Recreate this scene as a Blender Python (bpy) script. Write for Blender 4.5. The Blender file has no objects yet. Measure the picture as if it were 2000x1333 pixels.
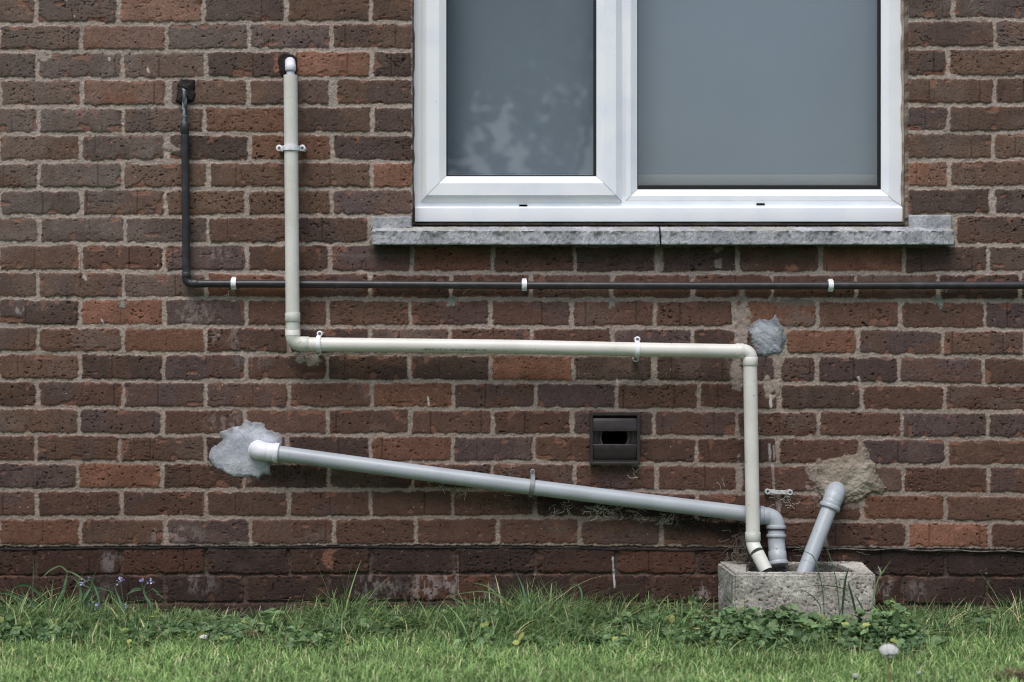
import bpy, math, random
import numpy as np
from mathutils import Vector, Matrix, Quaternion

random.seed(7); RNG = np.random.default_rng(11)
SC = bpy.context.scene
COL = SC.collection
R = math.radians

# ------------------------------------------------------------------ camera
D = 4.6            # camera to wall face
S = 0.0014         # metres per photo pixel on the wall face
H = 0.767          # camera height
cam = bpy.data.cameras.new("camera"); cam_o = bpy.data.objects.new("camera", cam); COL.objects.link(cam_o)
cam_o.location = (0, -D, H); cam_o.rotation_euler = (R(90), 0, 0)
cam.sensor_width = 36; cam.lens = 36 * D / (2000 * S); cam.clip_end = 500; cam.clip_start = 0.05
cam.dof.use_dof = True; cam.dof.focus_distance = D - 0.03; cam.dof.aperture_fstop = 2.6
SC.camera = cam_o
# ------------------------------------------------------------------ world and sun
w = bpy.data.worlds.new("World"); SC.world = w; w.use_nodes = True
nt = w.node_tree; bg = nt.nodes["Background"]
sky = nt.nodes.new("ShaderNodeTexSky"); sky.sky_type = 'NISHITA'; sky.sun_disc = False
SUN_EL, SUN_AZ = 60, 196       # azimuth of the sun, clockwise from +Y
sky.sun_elevation = R(SUN_EL); sky.sun_rotation = R(SUN_AZ)
sky.air_density = 1.0; sky.dust_density = 3.0; sky.ozone_density = 1.0; sky.altitude = 50
nt.links.new(sky.outputs[0], bg.inputs[0]); bg.inputs[1].default_value = 0.125
sl = bpy.data.lights.new("sun", 'SUN'); sl.energy = 1.5; sl.angle = R(32); sl.color = (1.0, 0.96, 0.965)
so = bpy.data.objects.new("sun", sl); COL.objects.link(so)
az = R(SUN_AZ); el = R(SUN_EL)
tosun = Vector((math.sin(az) * math.cos(el), math.cos(az) * math.cos(el), math.sin(el)))
so.rotation_euler = tosun.to_track_quat('Z', 'Y').to_euler(); so.location = (2, -6, 8)
SC.view_settings.view_transform = 'Standard'; SC.view_settings.look = 'None'
SC.view_settings.gamma = 1.0; SC.view_settings.exposure = 0.46
SC.render.engine = 'CYCLES'; SC.cycles.use_denoising = True
SC.cycles.pixel_filter_type = 'BLACKMAN_HARRIS'; SC.cycles.filter_width = 1.15
SC.cycles.max_bounces = 6; SC.cycles.transparent_max_bounces = 12

# ------------------------------------------------------------------ helpers
def P(px, py, d=0.0):
    k = S * (D - d) / D
    return Vector(((px - 1000) * k, -d, H - (py - 666.5) * k))
def lin1(c):
    c = c / 255.0
    return c / 12.92 if c <= 0.04045 else ((c + 0.055) / 1.055) ** 2.4
KL = 0.86
def C3(rgb, k=1.0):
    return tuple(min(0.95, lin1(v) / KL * k) for v in rgb)
def C4(rgb, k=1.0): return C3(rgb, k) + (1.0,)

def tag(o, label=None, cat=None, group=None, kind=None):
    if label: o['label'] = label
    if cat: o['category'] = cat
    if group: o['group'] = group
    if kind: o['kind'] = kind
    return o
def empty(name, loc=(0, 0, 0)):
    o = bpy.data.objects.new(name, None); COL.objects.link(o); o.location = loc; o.empty_display_size = .02
    return o
def link(name, me, mat=None, parent=None, smooth=None):
    o = bpy.data.objects.new(name, me); COL.objects.link(o)
    if mat: me.materials.append(mat)
    if smooth is not None:
        me.shade_smooth()
        if smooth < 3: me.set_sharp_from_angle(angle=smooth)
    if parent:
        o.parent = parent
        o.matrix_parent_inverse = Matrix.Translation(-Vector(parent.location)) if parent.parent is None else Matrix.Identity(4)
    return o
class MB:
    def __init__(s): s.v = []; s.f = []
    def add(s, vs, fs):
        n = len(s.v); s.v += [tuple(v) for v in vs]; s.f += [tuple(i + n for i in f) for f in fs]
    def box(s, a, b):
        x0, x1 = sorted((a[0], b[0])); y0, y1 = sorted((a[1], b[1])); z0, z1 = sorted((a[2], b[2]))
        s.add([(x0,y0,z0),(x1,y0,z0),(x1,y1,z0),(x0,y1,z0),(x0,y0,z1),(x1,y0,z1),(x1,y1,z1),(x0,y1,z1)],
              [(0,3,2,1),(4,5,6,7),(0,1,5,4),(1,2,6,5),(2,3,7,6),(3,0,4,7)])
    def prism(s, prof, x0, x1):      # closed profile of (y,z) extruded along x
        n = len(prof)
        s.add([(x0, p[0], p[1]) for p in prof] + [(x1, p[0], p[1]) for p in prof],
              [tuple(range(n))[::-1], tuple(range(n, 2*n))] + [(i, (i+1) % n, n+(i+1) % n, n+i) for i in range(n)])
    def tube(s, pts, rad, seg=28, cap=True, squash=None):
        pts = [Vector(p) for p in pts]
        n = len(pts)
        if not hasattr(rad, '__len__'): rad = [rad] * n
        T = []
        for i in range(n):
            a = pts[max(0, i-1)]; b = pts[min(n-1, i+1)]
            t = (b - a)
            if t.length < 1e-9: t = T[-1] if T else Vector((0,0,1))
            T.append(t.normalized())
        up = Vector((0, 1, 0)) if abs(T[0].y) < .9 else Vector((1, 0, 0))
        nrm = (up - T[0] * up.dot(T[0])).normalized()
        vs = []; prev = T[0]
        for i in range(n):
            q = prev.rotation_difference(T[i]); nrm = q @ nrm; nrm = (nrm - T[i]*nrm.dot(T[i])).normalized(); prev = T[i]
            bn = T[i].cross(nrm)
            for k in range(seg):
                a = 2*math.pi*k/seg
                vs.append(pts[i] + (nrm*math.cos(a) + bn*math.sin(a)) * rad[i])
        fs = []
        for i in range(n-1):
            for k in range(seg):
                k2 = (k+1) % seg
                fs.append((i*seg+k, i*seg+k2, (i+1)*seg+k2, (i+1)*seg+k))
        if cap:
            fs.append(tuple(range(seg))[::-1]); fs.append(tuple((n-1)*seg+k for k in range(seg)))
        s.add(vs, fs)
    def strap(s, pts, wdir, wd, th):   # flat band along pts; thickness outward in plane
        pts = [Vector(p) for p in pts]; wdir = Vector(wdir).normalized(); n = len(pts); vs = []
        for i in range(n):
            t = (pts[min(n-1,i+1)] - pts[max(0,i-1)]).normalized(); nn = t.cross(wdir).normalized()
            for a, b in ((-1,-1),(1,-1),(1,1),(-1,1)):
                vs.append(pts[i] + wdir*(a*wd/2) + nn*(b*th/2))
        fs = [(0,1,2,3), tuple((n-1)*4+k for k in (3,2,1,0))]
        for i in range(n-1):
            for k in range(4):
                k2 = (k+1) % 4
                fs.append((i*4+k2, i*4+k, (i+1)*4+k, (i+1)*4+k2))
        s.add(vs, fs)
    def build(s, name, mat, parent=None, smooth=None, bevel=None):
        me = bpy.data.meshes.new(name); me.from_pydata(s.v, [], s.f); me.update()
        import bmesh
        bm = bmesh.new(); bm.from_mesh(me)
        bmesh.ops.recalc_face_normals(bm, faces=bm.faces)
        if bevel:
            ed = [e for e in bm.edges if len(e.link_faces) == 2 and e.calc_face_angle(0) > .5]
            bmesh.ops.bevel(bm, geom=ed, offset=bevel, segments=2, affect='EDGES', profile=.6, clamp_overlap=True)
        bm.to_mesh(me); bm.free()
        return link(name, me, mat, parent, smooth if smooth is not None else (0.7 if bevel else None))
def arc(a, c, b, n=10):
    a, c, b = Vector(a), Vector(c), Vector(b); out = []
    kk = 0.5523
    c1 = a + (c-a)*kk; c2 = b + (c-b)*kk
    for i in range(n+1):
        t = i/n
        out.append(a*(1-t)**3 + c1*3*t*(1-t)**2 + c2*3*t*t*(1-t) + b*t**3)
    return out
def npmesh(name, V, F, mat, parent=None, col=None, smooth=True, ns=4):
    me = bpy.data.meshes.new(name); V = np.asarray(V, np.float32); F = np.asarray(F, np.int32)
    me.vertices.add(len(V)); me.vertices.foreach_set("co", V.ravel())
    me.loops.add(F.size); me.loops.foreach_set("vertex_index", F.ravel())
    me.polygons.add(len(F)); me.polygons.foreach_set("loop_start", np.arange(len(F), dtype=np.int32)*F.shape[1])
    me.update(calc_edges=True); me.validate()
    if col is not None:
        at = me.color_attributes.new("tint", 'FLOAT_COLOR', 'POINT')
        c = np.ones((len(V), 4), np.float32); c[:, :3] = col; at.data.foreach_set("color", c.ravel())
    if smooth: me.polygons.foreach_set("use_smooth", np.ones(len(F), bool))
    return link(name, me, mat, parent)

# numpy value noise
_T = RNG.random((16, 256, 256)).astype(np.float32)
def vn(x, y, s, seed=0, sy=None):
    sy = sy or s
    t = _T[seed % 16]; X = x/s + 37.7*seed; Y = y/sy + 91.3*seed
    xi = np.floor(X); yi = np.floor(Y); fx = X-xi; fy = Y-yi
    xi = xi.astype(np.int64) & 255; yi = yi.astype(np.int64) & 255; x2 = (xi+1) & 255; y2 = (yi+1) & 255
    fx = fx*fx*(3-2*fx); fy = fy*fy*(3-2*fy)
    return (t[yi, xi]*(1-fx) + t[yi, x2]*fx)*(1-fy) + (t[y2, xi]*(1-fx) + t[y2, x2]*fx)*fy
def fbm(x, y, s, seed=0, o=3):
    a = 0; w_ = 0; k = 1.0
    for i in range(o):
        a = a + vn(x, y, s/2**i, seed+i*3)*k; w_ += k; k *= .55
    return a/w_
def ss(a, b, x):
    t = np.clip((x-a)/(b-a), 0, 1); return t*t*(3-2*t)

# ------------------------------------------------------------------ materials
def mat(name, rgb=None, rough=.5, attr=False, n_scale=0, n_amt=.12, bump=0, b_scale=400, spec=.5, vec_scale=(1,1,1),
        rgb2=None, trans=0, lo=.35, hi=.65, detail=4, speck=None):
    m = bpy.data.materials.new(name); m.use_nodes = True; t = m.node_tree; N = t.nodes; L = t.links
    b = N["Principled BSDF"]; b.inputs["Roughness"].default_value = rough
    b.inputs["Specular IOR Level"].default_value = spec
    tc = N.new("ShaderNodeTexCoord"); mp = N.new("ShaderNodeMapping"); mp.inputs["Scale"].default_value = vec_scale
    L.new(tc.outputs["Object"], mp.inputs[0])
    if attr:
        at = N.new("ShaderNodeAttribute"); at.attribute_name = "tint"; base = at.outputs["Color"]
    else:
        rg = N.new("ShaderNodeRGB"); rg.outputs[0].default_value = tuple(rgb)[:3] + (1,); base = rg.outputs[0]
    if n_scale:
        no = N.new("ShaderNodeTexNoise"); no.inputs["Scale"].default_value = n_scale; no.inputs["Detail"].default_value = detail
        L.new(mp.outputs[0], no.inputs["Vector"])
        if rgb2 is not None:
            mr = N.new("ShaderNodeMapRange"); mr.inputs[1].default_value = lo; mr.inputs[2].default_value = hi
            L.new(no.outputs[0], mr.inputs[0])
            mx = N.new("ShaderNodeMix"); mx.data_type = 'RGBA'; L.new(mr.outputs[0], mx.inputs[0])
            L.new(base, mx.inputs[6]); mx.inputs[7].default_value = tuple(rgb2)[:3] + (1,); base = mx.outputs[2]
        else:
            mr = N.new("ShaderNodeMapRange"); mr.inputs[1].default_value = .3; mr.inputs[2].default_value = .7
            mr.inputs[3].default_value = 1-n_amt; mr.inputs[4].default_value = 1+n_amt; L.new(no.outputs[0], mr.inputs[0])
            vm = N.new("ShaderNodeVectorMath"); vm.operation = 'SCALE'; L.new(base, vm.inputs[0]); L.new(mr.outputs[0], vm.inputs["Scale"])
            base = vm.outputs[0]
    if speck:
        n3 = N.new("ShaderNodeTexNoise"); n3.inputs["Scale"].default_value = speck[0]; n3.inputs["Detail"].default_value = 2
        L.new(mp.outputs[0], n3.inputs["Vector"]); m3 = N.new("ShaderNodeMapRange"); m3.inputs[1].default_value = speck[1]; m3.inputs[2].default_value = speck[1]+.04
        m3.inputs[4].default_value = speck[2]; L.new(n3.outputs[0], m3.inputs[0])
        mx3 = N.new("ShaderNodeMix"); mx3.data_type = 'RGBA'; L.new(m3.outputs[0], mx3.inputs[0]); L.new(base, mx3.inputs[6]); mx3.inputs[7].default_value = C4((84,82,74)); base = mx3.outputs[2]
    L.new(base, b.inputs["Base Color"])
    if bump:
        n2 = N.new("ShaderNodeTexNoise"); n2.inputs["Scale"].default_value = b_scale; n2.inputs["Detail"].default_value = 3
        L.new(mp.outputs[0], n2.inputs["Vector"])
        bp = N.new("ShaderNodeBump"); bp.inputs["Strength"].default_value = 1; bp.inputs["Distance"].default_value = bump
        L.new(n2.outputs[0], bp.inputs["Height"]); L.new(bp.outputs[0], b.inputs["Normal"])
    if trans:
        tr = N.new("ShaderNodeBsdfTranslucent"); L.new(base, tr.inputs[0]); ms = N.new("ShaderNodeMixShader"); ms.inputs[0].default_value = trans
        L.new(b.outputs[0], ms.inputs[1]); L.new(tr.outputs[0], ms.inputs[2]); L.new(ms.outputs[0], N["Material Output"].inputs[0])
    return m
M = {}
M['wall'] = mat('weathered_brick', attr=True, rough=.92, spec=.25, n_scale=520, n_amt=.24, bump=.0010, b_scale=330)
M['cement'] = mat('cement_render', attr=True, rough=.93, spec=.2, n_scale=300, n_amt=.12, bump=.0005, b_scale=420)
M['upvc'] = mat('white_upvc', C3((226,231,243)), rough=.34, n_scale=9, rgb2=C3((214,219,229)), lo=.45, hi=.8, speck=(95,.745,.35))
M['mitre'] = mat('dirty_mitre', C3((120,122,124)), rough=.7)
M['gasket'] = mat('black_gasket', (.012,.012,.014), rough=.5)
M['seal_dark'] = mat('dark_mastic', C3((84,77,68)), rough=.7, n_scale=60, rgb2=C3((60,54,48)), bump=.0006, b_scale=120)
M['seal_pale'] = mat('pale_mastic', C3((158,150,134)), rough=.7, n_scale=40, rgb2=C3((118,104,86)), bump=.0006, b_scale=120)
M['sill'] = mat('concrete_sill', attr=True, rough=.95, spec=.2, n_scale=420, n_amt=.32, bump=.0010, b_scale=500)
M['black'] = mat('aged_black_plastic', C3((40,39,42)), rough=.42, n_scale=35, rgb2=C3((66,64,68)), lo=.5, hi=.85, bump=.0001, b_scale=600)
M['scuffed_black'] = mat('scuffed_black_plastic', C3((42,42,46)), rough=.5, n_scale=70, rgb2=C3((128,136,146)), lo=.55, hi=.66, vec_scale=(1,1,.35))
M['tar'] = mat('black_mastic', C3((38,35,34)), rough=.5, n_scale=90, rgb2=C3((62,58,54)), lo=.5, hi=.8, bump=.002, b_scale=110)
M['scuff'] = mat('pale_scuff', C3((120,126,132)), rough=.8, n_scale=200, rgb2=C3((70,72,76)))
M['beige'] = mat('olive_grey_pvc', C3((207,206,199)), rough=.42, n_scale=14, rgb2=C3((192,191,181)), lo=.4, hi=.8, vec_scale=(1,1,1), speck=(120,.70,.6))
M['beige_dirty'] = mat('olive_grey_pvc_weathered', C3((190,193,184)), rough=.45, n_scale=30, rgb2=C3((166,167,152)), lo=.45, hi=.8, speck=(120,.66,.6))
M['cream'] = mat('pale_cream_pvc', C3((205,207,198)), rough=.4, n_scale=30, rgb2=C3((190,191,180)), lo=.45, hi=.8, speck=(120,.70,.5))
M['grey'] = mat('blue_grey_pvc', C3((158,165,170)), rough=.38, n_scale=12, rgb2=C3((144,151,156)), lo=.4, hi=.8, speck=(110,.71,.45))
M['grey_fit'] = mat('blue_grey_fitting', C3((161,168,173)), rough=.4, n_scale=50, rgb2=C3((148,154,159)), lo=.4, hi=.8, speck=(120,.70,.4))
M['white'] = mat('white_pvc', C3((214,216,222)), rough=.35, n_scale=50, rgb2=C3((196,198,204)), lo=.5, hi=.9, speck=(120,.70,.4))
M['rubber'] = mat('rubber_ring', (.03,.03,.032), rough=.6)
M['clip_white'] = mat('white_clip', C3((226,228,233)), rough=.4, n_scale=90, rgb2=C3((176,176,172)), lo=.45, hi=.8)
M['clip_grey'] = mat('grey_clip', C3((138,142,145)), rough=.5, n_scale=90, rgb2=C3((112,114,114)))
M['clip_dirty'] = mat('dirty_clip', C3((196,197,198)), rough=.6, n_scale=120, rgb2=C3((140,138,134)), lo=.45, hi=.75)
M['screw'] = mat('dull_screw', C3((92,90,88)), rough=.5)
M['void'] = mat('dark_void', (.004,.004,.004), rough=1, spec=0)
M['vent'] = mat('dark_brown_plastic', C3((49,43,44)), rough=.38, n_scale=60, rgb2=C3((40,35,36)))
M['duct'] = mat('grey_duct', C3((66,62,60)), rough=.7)
M['blind'] = mat('roller_blind', (.245,.285,.335), rough=.9, n_scale=3, n_amt=.05)
M['board'] = mat('window_board', (.32,.34,.36), rough=.5, n_scale=6, n_amt=.05)
M['room'] = mat('dim_room', (.02,.02,.02), rough=1)
M['dpc'] = mat('bitumen_strip', C3((30,28,28)), rough=.8, bump=.001, b_scale=300)
M['dpc_pale'] = mat('flattened_dpc_edge', C3((120,118,112)), rough=.8, n_scale=60, rgb2=C3((60,58,55)))
M['block'] = mat('rough_concrete', attr=True, rough=.95, spec=.2, n_scale=330, n_amt=.3, bump=.0012, b_scale=300)
M['soil'] = mat('soil', (.022,.026,.014), rough=1, n_scale=30, rgb2=(.035,.045,.02), bump=.01, b_scale=60)
M['blade'] = mat('grass_blade', attr=True, rough=.5, spec=.35, trans=.3)
M['leaf'] = mat('weed_leaf', attr=True, rough=.5, spec=.35, trans=.2, n_scale=200, n_amt=.15)
M['petal'] = mat('violet_petal', (.62,.60,.92), rough=.6, trans=.1)
M['yellow'] = mat('yellow_petal', C3((205,185,80)), rough=.6, trans=.2)
M['fluff'] = mat('dandelion_fluff', (.93,.93,.92), rough=.9, trans=.4)
M['stem'] = mat('brown_stem', C3((130,108,88)), rough=.6)
M['gstem'] = mat('green_stem', C3((84,106,70)), rough=.6)
M['web'] = mat('dusty_web', C3((186,182,172)), rough=.9)
M['root'] = mat('dead_root', C3((92,84,74)), rough=.9)
M['debris'] = mat('sooty_debris', C3((40,36,32)), rough=1)
M['snail'] = mat('snail_shell', C3((92,66,52)), rough=.5, n_scale=200, rgb2=C3((54,38,30)))
M['thatch'] = mat('dry_thatch', attr=True, rough=.9)
M['bark'] = mat('bark', (.05,.04,.03), rough=1, n_scale=6)
M['crown'] = mat('tree_leaf', (.045,.075,.03), rough=.6, n_scale=1.5, rgb2=(.07,.10,.04), trans=.25)
M['ink'] = mat('faded_ink', C3((62,66,58)), rough=.8)
def glass():
    m = bpy.data.materials.new('window_glass'); m.use_nodes = True; t = m.node_tree; N = t.nodes; L = t.links
    N.remove(N["Principled BSDF"])
    tr = N.new("ShaderNodeBsdfTransparent"); tr.inputs[0].default_value = (.93,.95,.95,1)
    gl = N.new("ShaderNodeBsdfGlossy"); gl.inputs["Roughness"].default_value = .0
    fr0 = N.new("ShaderNodeFresnel"); fr0.inputs[0].default_value = 1.85
    ge = N.new("ShaderNodeNewGeometry"); inv = N.new("ShaderNodeMath"); inv.operation = 'SUBTRACT'; inv.inputs[0].default_value = 1; L.new(ge.outputs["Backfacing"], inv.inputs[1])
    fr = N.new("ShaderNodeMath"); fr.operation = 'MULTIPLY'; L.new(fr0.outputs[0], fr.inputs[0]); L.new(inv.outputs[0], fr.inputs[1])
    mx = N.new("ShaderNodeMixShader"); L.new(fr.outputs[0], mx.inputs[0]); L.new(tr.outputs[0], mx.inputs[1]); L.new(gl.outputs[0], mx.inputs[2])
    L.new(mx.outputs[0], N["Material Output"].inputs[0]); return m
M['glass'] = glass()

# ================================================================== SETTING
# ground: one sheet to the horizon
me = bpy.data.meshes.new('ground')
me.from_pydata([(-150,-150,0),(150,-150,0),(150,60,0),(-150,60,0)], [], [(0,1,2,3)])
M['lawn'] = mat('lawn_turf', (.06,.10,.03), rough=1, n_scale=8, rgb2=(.04,.065,.02), bump=.01, b_scale=90)
tag(link('ground', me, M['lawn']), kind='structure')

# ------------------------------------------------------------------ brick wall
BED = [(46.5,43,38),(101,97,93),(155,153,150),(209,207,204),(263,261,258),(317,315,312),(370,369,366),(423,422,420),
 (476,478,480),(530,534,534),(583,585,588),(637.5,639,644),(690,692,696),(743,746,751),(796.5,799,804),(849,851,857),
 (903,904,911),(957,957,967),(1011,1011,1021),(1068,1066,1074),(1125,1120,1127),(1180,1174,1184),(1236,1230,1240)]
ROWS = [  # joints (x centres), one letter per brick
 ("70.5 231 397 559 723 804.5 1773.5 1862", "bdodbbxdp"),
 ("158 325 485.5 647 804.5 1773.5 1943", "bmgpdxdb"),
 ("73 238.6 402.5 571 726 804.5 1773.5 1852", "dggdodxdb"),
 ("160 329:15 486 650:18 804.5 1773.5 1943", "bmbbbxbd"),
 ("74.7 240.7 399 571 727 804.5 1773.5 1853.5", "bgdmddxpb"),
 ("158 326:13 487 648.5 804.5 1773.5 1940", "bgdmdxbb"),
 ("75 239.5 406.6:11 570 726 804.5 1773.5 1853.5", "bgbbboxob"),
 ("159 323 481:11 647 804.5 1773.5 1938:14", "gdbbpxdd"),
 ("76 244 406 571 722 804.5 1773.5 1865:12", "rggrdxxb"),
 ("157 320 482 644 804 962.5 1122 1283 1440 1603 1765.5 1931", "brpbpmrddrodd"),
 ("74 240 402.5 560 722 881 1036 1194.6 1353 1509 1672 1833 1993", "bbgmrrrrrrrrdd"),
 ("156 320 480 640 801 958 1117 1279 1434.8 1597 1758.5 1924", "dogrbrrrrmrrp"),
 ("74 239.5 401 565 722 878.5 1038 1196 1353 1438 1533:10 1675.6 1841.5", "bbmrdgrrpdxmpb"),
 ("156 319 480 640 800 958 1119 1277.5:12 1436.5:13 1519:13 1596:12 1756 1920.6", "bdprddodddpppb"),
 ("73.4 240.7 401 563.5 726 885.5 1046.5 1204 1364.8 1522 1683 1846", "brprrmrprrdrrg"),
 ("154 317 479 640 801.5 962 1117.6 1277 1439 1599 1762 1930", "bprrrrrprrrppm"),
 ("70 233.6 400 561 723 884.5 1043 1204 1360.5 1519 1682.6 1849.5", "rbbddmprrrrpbb"),
 ("150.6 316.6 477 642 806 960.8 1122 1282 1444:11 1605 1764.5 1931", "porddrrrrrrrr"),
 ("71 237 402.5 564 724 883.8 1044.8 1204 1361 1520.5 1684 1847", "rrrdrbrdrrrmrr"),
 ("157 323.6 488.8 652 812.5 972 1131.6 1291.5 1452 1612 1772 1933", "mbprrrrbrrrorr"),
 ("68.5 235 401.6 564 724 885 1046 1204 1362 1523 1686 1848", "rrmdrddrmrdddd"),
 ("150 320 478 639 805 965 1120 1274 1440 1602 1764 1930", "rddddmdrrrrddd"),
 ("72 236 400 563 725 885 1046 1204 1362 1523 1686 1848", "rdrdrdrddrdrdr")]
PAL = {'b':(93,74,62),'g':(98,85,78),'r':(90,70,60),'d':(76,63,57),'p':(82,70,68),'o':(132,97,80),'m':(107,79,65),'x':(90,72,62)}
HOLE = (804.5, 1773.5, -420.0, 442.5)     # window opening in photo px
VH = (1168, 1234, 826, 886)
def grid1(lo, a, b, hi, fine, coarse, extra):
    v = list(np.arange(lo, a, coarse)) + list(np.arange(a, b, fine)) + list(np.arange(b, hi+coarse, coarse))
    for e in extra:
        i = int(np.argmin(np.abs(np.array(v) - e))); v[i] = e
    return np.array(v, np.float64)
def build_wall(parent):
    gx = grid1(-900, -24, 2024, 2900, 1.45, 7, (HOLE[0], HOLE[1], VH[0], VH[1])); gy = grid1(-820, -24, 1228, 1300, 1.45, 7, (HOLE[2], HOLE[3], VH[2], VH[3]))
    X, Y = np.meshgrid(gx, gy); sh = X.shape; X = X.ravel(); Y = Y.ravel()
    wx = X + (fbm(X, Y, 14, 1)-.5)*5.0 + (vn(X, Y, 3.2, 2)-.5)*1.9
    wy = Y + (fbm(X, Y, 16, 5)-.5)*4.5 + (vn(X, Y, 3.4, 6)-.5)*1.9 + (vn(X, Y, 160, 3)-.5)*2.0
    t = np.clip(X, -200, 2200)/1000.0
    def bedy(i):
        if i < 0: a, b, c = BED[0]; off = i*53.7; return bedy(0) + off
        if i >= len(BED): return bedy(len(BED)-1) + (i-len(BED)+1)*53.7
        a, b, c = BED[i]
        return np.where(t < 1, a+(b-a)*t, b+(c-b)*(t-1))
    N = len(X)
    sdf = np.full(N, -9.0); colr = np.zeros((N, 3)); off = np.zeros(N); tint2 = np.zeros((N, 3)); rowi = np.full(N, -99)
    bidn = np.zeros(N); char = np.zeros(N)
    mcol = np.array([lin1(v) for v in (152,141,131)])
    rr = random.Random(5)
    pall = {k: np.array([lin1(c) for c in v]) for k, v in PAL.items()}
    for ri in range(-15, 25):
        y0 = bedy(ri-1); y1 = bedy(ri)
        inr = (wy >= y0) & (wy < y1)
        idx = np.nonzero(inr)[0]
        if not len(idx): continue
        if 0 <= ri < len(ROWS): js, cs = ROWS[ri]
        else: js, cs = ROWS[(ri % 2) + 20] if ri < 40 else ROWS[0]
        if ri < 0: js = ROWS[10+(ri % 2)][0]; cs = "".join(rr.choice("bbgdrpm") for _ in range(20))
        J = []
        for q in js.split():
            a = q.split(':'); J.append((float(a[0]), float(a[1]) if len(a) > 1 else (0.6 if a[0] in ('804.5','1773.5') else rr.uniform(7.0, 9.6))))
        cs = list(cs)[:len(J)+1]
        while len(cs) < len(J)+1: cs.append('r')
        while J[0][0] > -1000: J.insert(0, (J[0][0]-161, 8.5)); cs.insert(0, rr.choice("bbgdr"))
        while J[-1][0] < 3000: J.append((J[-1][0]+161, 8.5)); cs.append(rr.choice("bbgdr"))
        jx = np.array([j[0] for j in J]); jw = np.array([j[1] for j in J])/2
        x = wx[idx]; k = np.clip(np.searchsorted(jx, x), 1, len(jx)-1)
        xl = jx[k-1]+jw[k-1]; xr = jx[k]-jw[k]
        bw = 4.1 if ri < 20 else 2.4
        top = y0[idx] + bw + (2.2 if ri == 20 else 0); bot = y1[idx] - (bw if ri != 19 else 5.0)
        nb = len(J)+2
        rsd = np.array([rr.uniform(-1,1) for _ in range(nb)]); rr_t = np.array([rr.uniform(-1.4,1.4) for _ in range(nb)]); rcr = np.array([rr.choice((2,2.5,3,4,8)) for _ in range(nb)])
        rof = np.array([rr.uniform(-1,1) for _ in range(nb)]); tlt = np.array([rr.uniform(-1,1) for _ in range(nb)])
        y = wy[idx] - rr_t[k]*(x-(xl+xr)/2)/90
        dx = np.minimum(x-xl, xr-x); dy = np.minimum(y-top-rsd[k]*.8, bot-y)
        cr = rcr[k]; cc = (dx < cr) & (dy < cr)
        s_ = np.where(cc, cr-np.hypot(cr-dx, cr-dy), np.minimum(dx, dy))
        sdf[idx] = s_
        b0 = np.array([pall[c] for c in cs] + [pall['r']]*3)[k]
        br = np.array([rr.uniform(.88, 1.13) for _ in range(nb)])[k][:, None]
        alt = np.array([pall[rr.choice('bgdpr') if cs[min(i, len(cs)-1)] not in 'om' else 'm'] for i in range(nb)])[k]
        mixn = ss(.42, .62, vn(X[idx]+k*77, Y[idx]+ri*31, 46, 7))[:, None]*.6
        c_ = (b0*(1-mixn)+alt*mixn)*br
        if ri >= 20: c_ = c_*np.array([.50,.455,.465])
        elif ri >= 16: c_ = c_*np.array([.86,.79,.78])
        elif ri >= 9: c_ = c_*np.array([.93,.87,.86])
        colr[idx] = c_
        off[idx] = rof[k]*.0009 + tlt[k]*.0009*(Y[idx]-(y0[idx]+y1[idx])/2)/25
        rowi[idx] = ri; bidn[idx] = ri*31+k; char[idx] = np.array([rr.random() for _ in range(nb)])[k]
    U = X + bidn*13.0
    sdf = sdf + (fbm(X, Y, 13, 10)-.5)*4.2 + (vn(X, Y, 2.2, 4)-.5)*1.1 + .45
    # ---- height (positive = towards the camera)
    edge = ss(-.6, 1.1, sdf)
    rnd = -0.0021*np.exp(-np.clip(sdf, 0, 30)/2.0)
    grain = (vn(X, Y, 1.7, 8)-.5)*.0011 + (fbm(X, Y, 9, 9)-.5)*.0013
    drag = (vn(U, Y, 2.2, 10, 26)-.5)*(.0003+.0013*((char*7.3) % 1))
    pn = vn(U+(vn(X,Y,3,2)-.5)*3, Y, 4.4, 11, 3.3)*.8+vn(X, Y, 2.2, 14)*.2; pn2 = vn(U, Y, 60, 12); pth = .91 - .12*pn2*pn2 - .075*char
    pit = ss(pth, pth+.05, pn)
    crk = ss(.955, .985, 1-np.abs(vn(U, Y, 30, 13, 16)-.5)*2)*ss(.70, .82, vn(U, Y, 40, 14))*.35
    vslot = (np.abs(((U*.983) % 97)-48) < 1.1)*ss(.50, .6, vn(U, Y, 70, 4))
    fis = ss(.90-.16*((char*3.7) % 1), .96-.14*((char*3.7) % 1), vn(U, Y+(vn(X,Y,6,1)-.5)*2, 7, 12, 2.2))*ss(.35, .6, vn(U, Y, 30, 9))
    hb = off + rnd - fis*.0016 + grain + drag - pit*.0034 - crk*.0022 - vslot*.0016
    mort = -.0032 + (fbm(X, Y, 7, 3)-.5)*.0030 + (vn(X, Y, 2.2, 1)-.5)*.0013
    mort = np.where(rowi >= 20, mort-.0045, mort)
    h = hb*edge + mort*(1-edge)
    # spalled chips, showing the redder body
    cn = vn(X, Y, 15, 15); chip = ss(.83, .90, cn + np.clip(.13-sdf*.012, -.3, .13))*edge
    h -= chip*.0022
    # ---- colour
    lum = .80 + .40*fbm(U, Y, 14, 4) 
    cb = colr*lum[:, None]
    dust = (ss(620, 250, X+Y*.5)*.34 + ss(1740, 1850, X)*ss(560, 300, Y)*.22)*ss(.3, .7, fbm(X, Y, 90, 2)); cb = cb*(1-dust[:, None]) + np.array([lin1(v) for v in (112,104,98)])*dust[:, None]
    fine = (.74+.52*vn(X, Y, 1.6, 13))[:, None]; cb = cb*fine
    orange = np.array([lin1(v) for v in (126,88,72)])
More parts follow.
